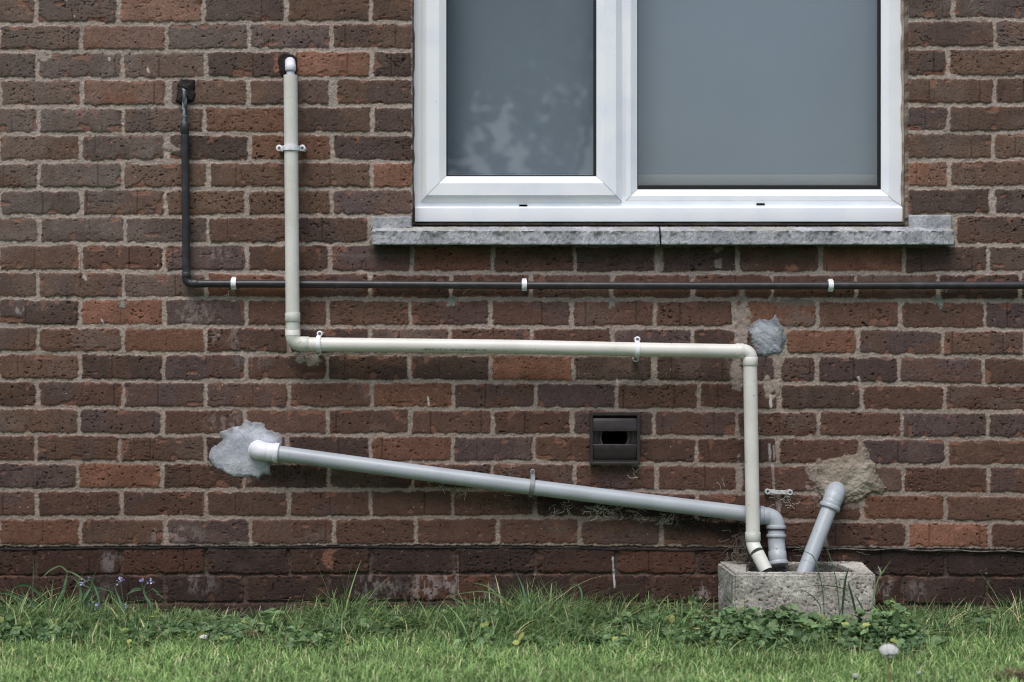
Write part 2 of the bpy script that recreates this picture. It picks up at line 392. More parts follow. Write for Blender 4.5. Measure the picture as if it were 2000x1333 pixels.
    eg = (ss(.50, .72, vn(X, Y, 22, 6))*ss(3.4, .8, sdf)*edge)[:, None]*.50
    cb = cb*(1-eg)+orange*eg
    ch = (chip*.55)[:, None]*np.where(rowi >= 20, .4, 1)[:, None]; cb = cb*(1-ch)+orange*ch
    sp = ss(.92, .98, vn(U, Y, 8, 0, 5))[:, None]*.28; cb = cb*(1-sp)+orange*1.05*sp
    cb = cb*(1-.62*pit[:, None])*(1-.5*crk[:, None])*(1-.35*vslot[:, None])*(1-.45*fis[:, None])  # shade in the pits painted into colour, with darker cracks, slots and fissures
    white = np.array([lin1(v) for v in (176,172,166)])
    spk = (vn(X, Y, 3.0, 9) > .984)[:, None]*.7; cb = cb*(1-spk)+white*spk
    cm = mcol*(.74+.42*fbm(X, Y, 26, 2))[:, None]*(.70+.60*vn(X, Y, 1.8, 12))[:, None]
    grn = ss(.55, .8, vn(X, Y, 120, 10))[:, None]*.05; cm = cm*(1-grn)+cm*np.array([.86,.95,.74])*grn
    dk = (vn(X, Y, 3.2, 5) > .93)[:, None]*.35; cm = cm*(1-dk)
    lowj = ss(1095, 1050, Y)[:, None]; cm = cm*(.80+.20*lowj)
    cm = np.where((rowi >= 20)[:, None], cm*np.array([.36,.31,.30]), cm)
    low = ss(420, 1040, Y)[:, None]; cm = cm*(1-low*np.array([.24,.27,.28])); cb = cb*(1-.10*low)
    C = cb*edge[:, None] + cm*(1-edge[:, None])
    # smeared mortar over the brick faces: (x, y, rx, ry, strength)
    for (ex, ey, rx, ry, st, g) in ((1450,628,17,48,1,0),(1449,668,11,30,1,0),(1504,757,17,20,1,0),(1440,735,13,34,.9,0),(1555,592,56,9,.7,1),(1560,625,36,14,.5,1),
            (1520,700,9,50,.8,0),(1685,900,14,30,1,0),(1600,940,22,36,.8,0),(1672,988,26,8,.5,0),(881,590,9,10,1,2),(1198,590,10,11,1,2),(1832,590,11,11,1,2),(240,592,8,8,1,2),
            (333,288,15,11,1,0),(84,110,14,9,1,0),(600,705,26,9,1,0),(1445,930,9,34,.9,0),(1403,485,9,8,1,0),(1402,516,8,10,.8,0),(1546,525,14,7,.8,3),(643,1093,13,17,.55,3),
            (541,125,7,18,.8,3),(470,1062,30,5,.5,0),(700,500,90,3,.5,1),(1290,505,6,30,.9,0),(1845,560,10,10,.5,0)):
        q = ((X-ex)/rx)**2+((Y-ey)/ry)**2
        a = ss(1.25, .55, q + (fbm(X, Y, 11, 4)-.5)*3.2)*st
        base = {0: mcol*.80, 1: mcol*.40, 2: np.array([lin1(v) for v in (120,124,116)]), 3: orange*1.1}[g]
        cc = base*(.8+.4*vn(X, Y, 2.2, 7))[:, None]
        C = C*(1-a[:, None]) + cc*a[:, None]
        h = h*(1-a*.6) + (.0004+(vn(X, Y, 4, 9)-.5)*.0012)*a
    # lime bloom
    for (ex, ey, rx, ry, st) in ((388,612,52,28,.30),(445,660,44,26,.26),(450,825,60,22,.26),(420,497,34,14,.32),(345,1048,60,26,.28),(830,1148,38,30,.40),(735,1150,55,34,.26),
            (880,1140,16,36,.45),(960,1160,20,22,.4),(215,1098,22,24,.30),(200,1168,46,40,.12),(390,1140,40,24,.22),(39,606,10,10,.8),(1375,1165,14,32,.45),(1790,1155,20,26,.25),
            (1725,1140,22,34,.30),(1900,1200,110,14,.25),(860,1200,180,18,.22),(480,700,60,26,.16),(1470,1190,60,14,.2),(560,1195,160,12,.2),(250,250,260,260,.05)):
        q = ((X-ex)/rx)**2+((Y-ey)/ry)**2
        a = ss(1.3, .1, q)*ss(.45, .74, vn(X, Y, 2.6, 6, 6)*.45+vn(X, Y, 9, 8, 14)*.55+st*.12)*st*1.6
        a = np.clip(a*.72, 0, .6)[:, None]
        C = C*(1-a) + np.array([lin1(v) for v in (152,144,142)])*a
    for (x0, y0, x1, y1, wd, st) in ((1197,1088,1200,1148,1.6,.75),(1503,868,1504,900,2.4,.45),(1511,872,1512,898,1.6,.45),(1509,906,1512,960,2.0,.25),(1505,773,1506,795,2.2,.8),
            (836,776,837,792,1.0,.9),(1058,676,1058,680,1,.9),(894,1085,896,1190,.8,.15),(130,558,131,586,1,-.5),(157,500,157,562,1,-.45),(1677,737,1680,747,2.2,.6),(1205,742,1206,752,1.6,.8),
            (198,624,201,631,1.3,.9),(287,133,291,141,1.8,.6),(213,114,214,117,1.4,.7),(164,540,168,546,2.2,.5)):
        L_ = math.hypot(x1-x0, y1-y0); ux, uy = (x1-x0)/L_, (y1-y0)/L_
        tt = np.clip((X-x0)*ux+(Y-y0)*uy, 0, L_); dd = np.hypot(X-(x0+ux*tt), Y-(y0+uy*tt)) + (vn(X, Y, 7, 3)-.5)*2.2
        a = (ss(wd+.9, wd-.3, dd)*abs(st))[:, None]
        C = C*(1-a) + (np.array([lin1(v) for v in (196,194,190)]) if st > 0 else np.array([.01,.009,.009]))*a
    # algae under the sill; darker bands below the horizontal and sloping pipes
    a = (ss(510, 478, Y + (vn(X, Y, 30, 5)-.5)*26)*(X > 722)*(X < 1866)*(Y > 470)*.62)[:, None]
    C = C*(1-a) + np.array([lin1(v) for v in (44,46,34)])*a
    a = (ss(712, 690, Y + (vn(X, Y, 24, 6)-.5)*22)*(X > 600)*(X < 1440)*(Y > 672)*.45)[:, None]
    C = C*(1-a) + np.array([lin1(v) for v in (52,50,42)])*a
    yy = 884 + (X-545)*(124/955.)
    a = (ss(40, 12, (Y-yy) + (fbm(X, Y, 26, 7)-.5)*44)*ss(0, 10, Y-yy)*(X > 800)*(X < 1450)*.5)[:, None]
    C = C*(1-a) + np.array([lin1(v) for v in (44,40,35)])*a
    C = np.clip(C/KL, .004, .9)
    # ---- mesh
    V = np.stack([(X-1000)*S, -h, H-(Y-666.5)*S], 1)
    ny, nx = sh; I = np.arange(ny*nx).reshape(ny, nx)
    F = np.stack([I[1:, :-1], I[1:, 1:], I[:-1, 1:], I[:-1, :-1]], -1)
    xc = (gx[1:]+gx[:-1])/2; yc = (gy[1:]+gy[:-1])/2; XC, YC = np.meshgrid(xc, yc)
    keep = ~((XC > HOLE[0]) & (XC < HOLE[1]) & (YC > HOLE[2]) & (YC < HOLE[3])) & ~((XC > VH[0]) & (XC < VH[1]) & (YC > VH[2]) & (YC < VH[3]))
    # reveals: extrude the border of each opening and the outer border back into the wall
    Vx = [V]; Cx = [C]; Fx = [F[keep]]; nbase = len(V)
    def loop(x0, x1, y0, y1):
        a = int(np.argmin(abs(gx-x0))); b = int(np.argmin(abs(gx-x1))); c = int(np.argmin(abs(gy-y0))); d_ = int(np.argmin(abs(gy-y1)))
        return np.concatenate([I[c, a:b], I[c:d_, b], I[d_, b:a:-1], I[d_:c:-1, a]])
    for args, dep in ((HOLE, .27), (VH, .27), ((gx[0], gx[-1], gy[0], gy[-1]), .27)):
        lp = loop(*args); n = len(lp); prev = lp
        for st in (.015, dep):
            Vn = V[lp].copy(); Vn[:, 1] = st; ids = np.arange(nbase, nbase+n); nbase += n
            Vx.append(Vn); Cx.append(C[lp]*.9)
            Fx.append(np.stack([prev, np.roll(prev, -1), np.roll(ids, -1), ids], -1)); prev = ids
    V = np.concatenate(Vx); F = np.concatenate(Fx); C = np.concatenate(Cx)
    used = np.zeros(len(V), bool); used[F.ravel()] = True; rem = np.cumsum(used)-1
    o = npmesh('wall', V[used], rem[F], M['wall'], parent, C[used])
    o['label'] = 'brown brick face laid in stretcher bond with pale mortar'
    return o
house = empty('brick_house', (0, .1, 0)); tag(house, 'brown brick house wall with white framed window, concrete sill and cement patched holes', 'house')
build_wall(house)
# room behind
b = MB(); x0 = (760-1000)*S; x1 = (1820-1000)*S; zt = H+(666.5+460)*S; zb = H+(666.5-480)*S
for A, B_ in (((x0,.272,zb),(x0+.02,1.6,zt)), ((x1-.02,.272,zb),(x1,1.6,zt)), ((x0+.02,1.58,zb),(x1-.02,1.6,zt)), ((x0,.272,zt),(x1,1.6,zt+.02)), ((x0,.272,zb-.02),(x1,1.6,zb))):
    b.box(A, B_)
b.build('inner_room', M['room'], house)

# ------------------------------------------------------------------ damp proof course
def polyline(pts, n):
    xs = [p[0] for p in pts]; ys = [p[1] for p in pts]; X = np.linspace(xs[0], xs[-1], n); return X, np.interp(X, xs, ys)
X_, Y_ = polyline(((-600,1073),(0,1073),(60,1075),(75,1071),(600,1068.5),(1000,1069),(1230,1073),(1300,1075),(1460,1072),(1600,1074),(2000,1080),(2600,1086)), 900)
Y_ = Y_ + (vn(X_, X_*0, 30, 3)-.5)*2.6
b = MB(); vs = []
for i, (x, y) in enumerate(zip(X_, Y_)):
    th = .9+.9*float(vn(np.array([x]), np.array([0.]), 14, 4)[0]); dp = .0012 + .0030*float(vn(np.array([x]), np.array([5.]), 22, 6)[0])
    for yy, dd in ((y-th, -.01), (y-th, dp), (y+th, dp), (y+th, -.01)): vs.append(P(x, yy, dd))
n = len(X_); b.add(vs, [(i*4+k, i*4+(k+1) % 4, (i+1)*4+(k+1) % 4, (i+1)*4+k) for i in range(n-1) for k in range(4)])
b.build('damp_proof_course', M['dpc'], house, smooth=1.0)
X_, Y_ = polyline(((1530,1070),(1620,1073),(1760,1073),(1900,1076),(2010,1078)), 160)
b = MB(); vs = []
for x, y in zip(X_, Y_):
    y += 1.5*math.sin(x*.06); 
    for yy, dd in ((y-1.0, .0), (y-1.0, .011), (y+.9, .011), (y+.9, .0)): vs.append(P(x, yy, dd))
n = len(X_); b.add(vs, [(i*4+k, i*4+(k+1) % 4, (i+1)*4+(k+1) % 4, (i+1)*4+k) for i in range(n-1) for k in range(4)])
b.build('damp_proof_edge', M['dpc_pale'], house, smooth=1.0)

# ------------------------------------------------------------------ cement patches
def inpoly_sd(X, Y, poly):
    n = len(poly); d = np.full(X.shape, 1e9); ins = np.zeros(X.shape, bool)
    for i in range(n):
        x0, y0 = poly[i]; x1, y1 = poly[(i+1) % n]
        L2 = (x1-x0)**2+(y1-y0)**2; t = np.clip(((X-x0)*(x1-x0)+(Y-y0)*(y1-y0))/L2, 0, 1)
        d = np.minimum(d, np.hypot(X-(x0+t*(x1-x0)), Y-(y0+t*(y1-y0))))
        c = ((y0 > Y) != (y1 > Y)) & (X < (x1-x0)*(Y-y0)/((y1-y0) if y1 != y0 else 1e-9)+x0); ins ^= c
    return np.where(ins, d, -d)
def patch(name, poly, hgt, cA, cB, cE, label, parent, rough=1.0, material='cement', streak=None, ew=9.0, step=1.0):
    xs = [p[0] for p in poly]; ys = [p[1] for p in poly]
    gx = np.arange(min(xs)-6, max(xs)+6, step); gy = np.arange(min(ys)-6, max(ys)+6, step)
    X, Y = np.meshgrid(gx, gy); sh = X.shape
    sd = inpoly_sd(X + (fbm(X, Y, 12, 3)-.5)*5*rough + (vn(X, Y, 2.4, 1)-.5)*2.5, Y + (fbm(X, Y, 12, 8)-.5)*5*rough + (vn(X, Y, 2.4, 5)-.5)*2.5, poly)
    h = -.0045 + (hgt*.45+.0045)*ss(-2.0, ew, sd+(vn(X, Y, 12, 11)-.5)*7) + hgt*.9*ss(3, 30, sd) + ((fbm(X, Y, 20, 5)-.5)*.0042 + (vn(X, Y, 3, 6)-.5)*.0011 + (vn(X, Y, 7, 2)-.5)*.0016)*rough*ss(0, 3, sd)
    cr = ss(.965, .99, 1-np.abs(vn(X, Y, 34, 10)-.5)*2)*ss(.45, .6, vn(X, Y, 60, 2))*(.25 if rough < .5 else 1); h -= cr*.0022*rough
    a = fbm(X, Y, 34, 7)
    if streak: a = a*.6 + .4*vn(X*.8+Y*.6, Y*.8-X*.6, 40, 9, 3.5)
    a = ss(.35, .65, a)[..., None]
    A, B_, E = [np.array([lin1(v) for v in c]) for c in (cA, cB, cE)]
    C = A*(1-a)+B_*a; e = ss(17, 0, sd + (vn(X, Y, 9, 4)-.5)*12)[..., None]*.8; C = C*(1-e)+E*e
    C = C*(.88+.24*vn(X, Y, 2.2, 1))[..., None]*(1-.5*cr[..., None])/KL
    V = np.stack([(X-1000)*S, -h, H-(Y-666.5)*S], -1).reshape(-1, 3)
    I = np.arange(X.size).reshape(sh); F = np.stack([I[1:, :-1], I[1:, 1:], I[:-1, 1:], I[:-1, :-1]], -1)
    sc = np.minimum(np.minimum(sd[1:, :-1], sd[1:, 1:]), np.minimum(sd[:-1, 1:], sd[:-1, :-1])); F = F[sc > -1.0]
    used = np.zeros(len(V), bool); used[F.ravel()] = True; rem = np.cumsum(used)-1
    o = npmesh(name, V[used], rem[F], M[material], parent, C.reshape(-1, 3)[used]); o['label'] = label; return o
patch('cement_patch', [(406,897),(411,872),(430,858),(428,842),(452,831),(468,828),(480,818),(492,826),(512,820),(524,836),(553,851),(555,868),(548,884),(532,902),(531,930),(512,931),(506,939),(484,934),(470,930),(448,933),(428,922),(412,910)],
      .0055, (176,180,188), (152,156,164), (104,102,100), 'pale grey cement round the white waste elbow', house, rough=.38, ew=8.0)
patch('cement_patch', [(1459,645),(1468,626),(1482,617),(1500,620),(1508,617),(1514,606),(1522,622),(1534,636),(1536,660),(1533,690),(1526,698),(1522,705),(1512,697),(1490,699),(1478,694),(1468,678),(1460,662)],
      .0055, (158,163,168), (118,124,130), (88,88,87), 'smooth blue grey cement patch above the pipe corner', house, rough=.8, streak=True)
patch('cement_patch', [(1596,905),(1612,899),(1640,893),(1656,886),(1672,884),(1678,868),(1686,862),(1694,874),(1700,893),(1712,905),(1710,921),(1722,938),(1738,958),(1724,963),(1700,962),(1688,972),(1676,985),(1650,986),(1624,984),(1604,970),(1590,945),(1596,925)],
      .0105, (150,142,129), (130,121,108), (108,98,86), 'rough sandy mortar patch round the short waste pipe', house, rough=1.5, ew=6.0)

# ------------------------------------------------------------------ window
win = empty('window', (0, 0, 0)); win.parent = house; win.matrix_parent_inverse = Matrix.Translation(-Vector(house.location))
def lk(mb, name, m, **kw):
    o = mb.build(name, m, None, **kw); o.parent = win; return o
def ring(x0, y0, x1, y1, prof):
    """mitred rectangular ring; rect in photo px on plane d=0, profile = (inset px, y depth metres)"""
    b = MB(); vs = []; k = (D+.04)/D*S
    for ins, yy in prof:
        for cx, cy in ((x0+ins, y0+ins), (x1-ins, y0+ins), (x1-ins, y1-ins), (x0+ins, y1-ins)):
            vs.append(((cx-1000)*k, yy, H-(cy-666.5)*k))
    n = len(prof); b.add(vs, [(i*4+j, i*4+(j+1) % 4, (i+1)*4+(j+1) % 4, (i+1)*4+j) for i in range(n-1) for j in range(4)])
    return b, vs
TOPY = -400
def W(px, py, yy):
    k = (D+.04)/D*S
    return Vector(((px-1000)*k, yy, H-(py-666.5)*k))
b, _ = ring(805.5, TOPY, 1766, 405, [(0,.110),(0,.046),(.8,.045),(22,.045),(22,.110)])
lk(b, 'outer_frame', M['upvc'])
b = MB(); b.box(W(1214, TOPY+22, .0452), W(1234, 383.5, .11)); lk(b, 'mullion', M['upvc'], bevel=.001)
b, _ = ring(1223, TOPY+20, 1746, 392, [(0,.060),(0,.0445),(9,.0442),(22.5,.058),(22.5,.09)])
lk(b, 'glazing_bead', M['upvc'])
b, _ = ring(821.5, TOPY+14, 1215, 395, [(0,.0465),(0,.0440),(12,.029),(13,.0285),(36,.0285),(37,.029),(50,.041),(50,.09)])
lk(b, 'opening_sash', M['upvc'])
b, _ = ring(870.5, TOPY+60, 1166, 345.5, [(0,.05),(0,.045),(3.2,.045),(3.2,.06)]); lk(b, 'gasket', M['gasket'])
b, _ = ring(1244.5, TOPY+40, 1724.5, 370.5, [(0,.07),(0,.061),(3.2,.061),(3.2,.075)]); lk(b, 'gasket', M['gasket'])
b = MB(); b.box(W(869, TOPY+60, .050), W(1168, 347, .054)); lk(b, 'glass_pane', M['glass'])
b = MB(); b.box(W(1243, TOPY+40, .068), W(1726, 372, .072)); lk(b, 'glass_pane', M['glass'])
# black spacer bars between the panes, seen round the edge of the fixed light
b, _ = ring(1246, TOPY+40, 1724.5, 371, [(0,.073),(1.5,.073),(1.5,.092),(0,.092)]); lk(b, 'spacer_bar', M['gasket'])
b = MB(); b.box(W(1247, 362, .0735), W(1723, 368.5, .09)); lk(b, 'spacer_bar', M['gasket'])
b = MB(); b.box(W(1717.5, TOPY+42, .0655), W(1724, 368, .0678)); lk(b, 'spacer_bar', M['gasket'])
b = MB(); b.box(W(1159, TOPY+62, .0475), W(1164, 342, .0498)); lk(b, 'spacer_bar', M['gasket'])
b = MB(); b.box(W(1247, 362, .0655), W(1717.4, 367.5, .0678)); lk(b, 'spacer_bar', M['gasket'])
# external cill
zc = W(0, 404, 0).z; z2 = W(0, 433.5, 0).z
b = MB(); xa = W(810.5, 0, 0).x; xb = W(1761.5, 0, 0).x
b.prism([(.10, zc), (.040, zc), (.034, zc-.0016), (.032, zc-.0045), (.032, z2), (.045, z2), (.045, z2+.004), (.10, z2+.004)], xa, xb)
lk(b, 'window_cill', M['upvc'], bevel=.0012)
for px, py, yy in ((1022,401.6,.0445),(1486,399,.0443)):
    b = MB(); b.box(W(px-8, py-1.8, yy-.0012), W(px+8, py+1.8, yy+.004)); lk(b, 'drain_slot', M['void'])
def mitre(pts):
    b = MB(); b.tube([Vector(p) for p in pts], .00055, seg=6); lk(b, 'mitre_line', M['mitre'], smooth=1.5)
def mpath(x, y, sx, prof): return [W(x+sx*i, y-i, yy-.0001) for i, yy in prof]
sp = [(0,.044),(12,.029),(13,.0285),(36,.0285),(37,.029),(50,.041)]
mitre(mpath(821.5, 395, 1, sp)); mitre(mpath(1215, 395, -1, sp))
bp = [(0,.0445),(9,.0442),(22.5,.058)]
mitre(mpath(1223, 392, 1, bp)); mitre([W(1764, 403, .0448)] + mpath(1746, 392, -1, bp))
# mastic beads with a wavy inner edge
def mastic(pts, name, m, wmin, wmax, yy, horiz=False, seed=0):
    b = MB(); vs = []; n = len(pts)
    for i, (x, y) in enumerate(pts):
        u = (y if not horiz else x); wv = wmin+(wmax-wmin)*float(ss(.25, .75, vn(np.array([u*1.0]), np.array([seed*9.]), 26, seed+2))[()] if False else ss(.25,.75,vn(np.array([u*1.0]), np.array([seed*9.]), 26, seed+2))[0])
        if horiz: q = [(x, y), (x, y-wv*.4), (x, y-wv)]
        else: q = [(x, y), (x+wv*.4*(1 if seed != 2 else -1), y), (x+wv*(1 if seed != 2 else -1), y)]
        for (qx, qy), dy in zip(q, (0, -.0025, .0035)): vs.append(W(qx, qy, yy+dy))
    b.add(vs, [(i*3+k, i*3+k+1, (i+1)*3+k+1, (i+1)*3+k) for i in range(n-1) for k in range(2)])
    lk(b, name, m, smooth=1.2)
ys = np.arange(TOPY, 440, 3.0)
mastic([(803.3, y) for y in ys], 'mastic_bead', M['seal_dark'], 4.6, 6.6, .041, seed=1)
mastic([(1767.3, y) for y in ys], 'mastic_bead', M['seal_pale'], 5.5, 7.8, .041, seed=2)
mastic([(x, 440.5) for x in np.arange(803, 1768, 3.0)], 'mastic_bead', M['seal_dark'], 5.5, 9.5, .038, horiz=True, seed=3)
# blind and board inside
def WI(px, py, yy): return P(px, py, -yy)
b = MB(); b.box(WI(780, TOPY-20, .155), WI(1810, 340, .157)); lk(b, 'roller_blind', M['blind'])
b = MB(); b.box(WI(780, 340.5, .148), WI(1810, 362, .156)); lk(b, 'blind_rail', M['board'], bevel=.001)

# ------------------------------------------------------------------ concrete sill (two lengths with stooled ends)
def concrete(name, prisms, parent, m, tone=(164,167,171), tone2=(138,141,144), label=None, stain=None, cell=.004):
    """box-like concrete built from a lumpy subdivided mesh"""
    import bmesh
    b = MB()
    for prof, xa, xb in prisms: b.prism(prof, xa, xb)
    me = bpy.data.meshes.new(name); me.from_pydata(b.v, [], b.f)
    bm = bmesh.new(); bm.from_mesh(me); bmesh.ops.recalc_face_normals(bm, faces=bm.faces)
    bmesh.ops.bevel(bm, geom=list(bm.edges), offset=.002, segments=1, affect='EDGES', clamp_overlap=True)
    for ax in range(3):
        co = [v.co[ax] for v in bm.verts]; lo, hi = min(co), max(co)
        for p in np.arange(lo+cell, hi-cell*.5, cell):
            c = Vector((0,0,0)); c[ax] = p; nn = Vector((0,0,0)); nn[ax] = 1
            bmesh.ops.bisect_plane(bm, geom=bm.verts[:]+bm.edges[:]+bm.faces[:], plane_co=c, plane_no=nn)
    bm.normal_update(); bm.to_mesh(me); bm.free()
    n = len(me.vertices); co = np.zeros(n*3); me.vertices.foreach_get('co', co); co = co.reshape(-1, 3)
    no = np.zeros(n*3); me.vertices.foreach_get('normal', no); no = no.reshape(-1, 3)
    A = co[:, 0]*1000 + co[:, 1]*411; B_ = co[:, 2]*1000 + co[:, 1]*733
    dsp = (fbm(A, B_, 9, 3)-.5)*.0010 + (vn(A, B_, 3.2, 6)-.5)*.0012 - ss(.84, .9, vn(A, B_, 5, 9))*.0025
    co2 = co + no*dsp[:, None]; me.vertices.foreach_set('co', co2.ravel())
    a = ss(.35, .65, fbm(A, B_, 40, 5))[:, None]
    C = np.array([lin1(v) for v in tone])*(1-a) + np.array([lin1(v) for v in tone2])*a
    C = C*(.70+.6*vn(A, B_, 2.0, 8))[:, None]
    if stain is not None: C = stain(co, no, A, B_, C)
    at = me.color_attributes.new("tint", 'FLOAT_COLOR', 'POINT'); c = np.ones((n, 4), np.float32); c[:, :3] = C/KL; at.data.foreach_set("color", c.ravel())
    o = link(name, me, m, parent, smooth=9)
    if label: o['label'] = label
    return o
def sill_stain(co, no, A, B_, C):
    edge = co[:, 2]
    zt_ = P(0, 453, .045).z
    a = ss(zt_-.014, zt_+.001, edge + (vn(A, B_, 12, 4)-.5)*.022)*ss(.9,.4,no[:,2])*ss(.40, .62, fbm(A, B_, 13, 11))
    a = (a*.85)[:, None]
    C = C*(1-a) + np.array([lin1(v) for v in (66,68,60)])*a
    g = (ss(.5, .9, no[:, 2])*ss(.3, .6, vn(A, B_, 40, 2))*.5)[:, None]
    C = C*(1-g) + np.array([lin1(v) for v in (138,136,116)])*g
    d = (ss(.80, .86, vn(A, B_, 5, 13))*.55)[:, None]
    return C*(1-d) + np.array([lin1(v) for v in (60,62,60)])*d
zf0 = P(0, 478.5, .045).z; zf1 = P(0, 451, .045).z; zb1 = P(0, 443.5, 0).z
body = [(-.045, zf0), (-.045, zf1), (-.002, zb1), (.06, zb1+.006), (.06, zf0+.004), (-.03, zf0+.004), (-.035, zf0)]
# the part that runs beneath the window is one prism; the stooled ends sit on it
xl, xm, xr = P(725.5, 0, .045).x, P(1290, 0, .045).x, P(1864, 0, .045).x
ez0 = zb1+.001; ezl = P(0, 423.5, .012).z; ezr = P(0, 420.5, .012).z
concrete('window_sill', [(body, xl, xm-.0012)], house, M['sill'], label='left length of weathered grey concrete sill', stain=sill_stain)
concrete('window_sill', [(body, xm+.0014, xr)], house, M['sill'], label='right length of weathered grey concrete sill', stain=sill_stain)
concrete('sill_stooling', [([(-.012, zb1-.006), (-.012, ezl), (.04, ezl), (.04, zb1-.006)], P(724.5,0,.012).x, P(803.5,0,.012).x)], house, M['sill'], label='raised left end of the concrete sill', tone=(158,160,162))
concrete('sill_stooling', [([(-.012, zb1-.006), (-.012, ezr), (.04, ezr), (.04, zb1-.006)], P(1776.5,0,.012).x, P(1859,0,.012).x)], house, M['sill'], label='raised right end of the concrete sill', tone=(166,169,172))
b = MB(); b.tube([P(1288, 449, .047), P(1289.5, 460, .0475), P(1291.5, 478, .0475)], .0012, seg=6); b.build('sill_joint', M['void'], house, smooth=1.5)

# ------------------------------------------------------------------ pipes
def lathe_path(pts_px, rads, name, m, parent, seg=32, smooth=.6, cap=True):
    b = MB(); b.tube([P(*p) if len(p) == 3 and not isinstance(p, Vector) else p for p in pts_px], rads, seg=seg, cap=cap)
    return b.build(name, m, parent, smooth=smooth)
def collar(a, b_, r, name, m, parent, lip=.0006):
    a, b_ = Vector(a), Vector(b_); t = (b_-a).normalized()
    mb = MB(); mb.tube([a, a+t*.0007, b_-t*.0007, b_], [r-lip, r, r, r-lip], seg=36)
    return mb.build(name, m, parent, smooth=.9)
def saddle(parent, c, axis, r, m, earA, earB, width=.015, ear_r=.0088, screw=True, d_ear=None, name='pipe_clip', label=None, both=True):
    """clip over a pipe: c centre of pipe, axis = pipe direction, ears at px points"""
    axis = Vector(axis).normalized()
    b = MB()
    A = Vector(earA); B_ = Vector(earB)
    side = (A-B_); side -= axis*side.dot(axis); side.y = 0; side.normalize()
    out = Vector((0, -1, 0)); rr = r+.0024
    pts = []
    if earA is not None: pts += [A, c + side*(rr+.002) + Vector((0, (A.y-c.y), 0))]
    for i in range(0, 15):
        a = math.pi*i/14
        pts.append(c + side*math.cos(a)*rr + out*math.sin(a)*rr)
    pts += [c - side*(rr+.002) + Vector((0, (B_.y-c.y), 0)), B_]
    b.strap(pts, axis, width*.8, .0030)
    for E in ((A, B_) if both else (A,)):
        b.tube([E+Vector((0,.0022,0)), E+Vector((0,-.0020,0)), E+Vector((0,-.0026,0))], [ear_r, ear_r, ear_r-.0008], seg=24)
        b.tube([E+Vector((0,.0022,0)), Vector((E.x, -.0005, E.z))], [ear_r*.8, ear_r*.8], seg=16)
    o = b.build(name, m, parent, smooth=.7)
    if label: o['label'] = label
    for E in ((A, B_) if both else (A,)):
        s_ = MB(); s_.tube([E+Vector((0,-.0020,0)), E+Vector((0,-.0031,0))], [.0044, .0040], seg=16)
        sc = s_.build('screw', M['screw'], None, smooth=.6); sc.parent = o
        sc.matrix_parent_inverse = Matrix.Identity(4)
        sc.matrix_parent_inverse = o.matrix_parent_inverse.inverted() @ Matrix.Identity(4) if False else Matrix.Identity(4)
    return o
def place(parent_loc_name, px, py, d, label, cat, group=None):
    o = empty(parent_loc_name, P(px, py, d)); tag(o, label, cat, group); return o

# --- black overflow pipe
bk = place('overflow_pipe', 363, 552, .022, 'thin black plastic overflow pipe running down then right along the wall under the sill', 'pipe')
r1 = .0066
b = MB(); b.tube([P(359,172,-.01)] + arc(P(359,176,.004), P(360,178,.016), P(360.5,196,.020), 8) + [P(361,240,.022)], [.0074]*2+[.0072]*8+[r1]*1, seg=24)
b.build('thin_pipe', M['scuffed_black'], bk, smooth=.8)
for y0, y1, rr_ in ((226,229,.0073),(237,243,.0082)): 
    b = MB(); b.tube([P(361,y0,.022), P(361,y1,.022)], rr_, seg=24); b.build('scuffed_ring', M['scuff'], bk, smooth=.8)
collar(P(361,241,.022), P(361.3,262,.022), .0118, 'coupling', M['black'], bk)
b = MB(); b.tube([P(361.3,258,.022), P(364,536,.022)], .0105, seg=28); b.build('vertical_pipe', M['black'], bk, smooth=.8)
collar(P(364,532.5,.022), P(364,544,.022), .0118, 'elbow_socket', M['black'], bk)
b = MB(); b.tube([P(364,532,.022), P(364,532.8,.022)], .0120, seg=28); b.build('scuffed_ring', M['scuff'], bk, smooth=.8)
b = MB(); b.tube([P(364,543,.022)] + arc(P(364,545,.022), P(364.5,554,.022), P(374,554,.022), 8) + [P(377,554,.022)], .0112, seg=28); b.build('elbow', M['black'], bk, smooth=.8)
collar(P(373,554,.022), P(388,554.2,.022), .0116, 'elbow_socket', M['black'], bk)
b = MB()
pl = [P(x, np.interp(x, [380,560,1000,1400,2000,2700],[554.5,555,557.5,558.5,557.5,557]), .022) for x in range(380, 2701, 60)]
b.tube(pl, .0106, seg=28); b.build('horizontal_pipe', M['black'], bk, smooth=.8)
for cx, cy, lab in ((457,554,'white snap clip nearest the black elbow'),(1024,557,'white snap clip below the window mullion'),(1622,558,'white snap clip below the right end of the sill')):
    c = P(cx, cy, .022); b = MB()
    pts = [c + Vector((0, math.cos(a)*.0130, math.sin(a)*.0130)) for a in np.linspace(R(-62), R(-298), 22)]
    pts = [c + Vector((0, -math.cos(a)*.0128, math.sin(a)*.0128)) for a in np.linspace(R(-125), R(125), 24)]
    b.strap(pts, (1,0,0), .0135, .0034)
    b.box(c+Vector((-.0062,.012,-.010)), c+Vector((.0062,.0215,.010)))
    b.box(c+Vector((-.0055,-.004,.0132)), c+Vector((.0058,.008,.0178)))
    b.box(c+Vector((-.0060,-.004,-.0165)), c+Vector((.0060,.004,-.0128)))
    o = b.build('pipe_clip', M['clip_white'], bk, smooth=.7); o['label'] = lab
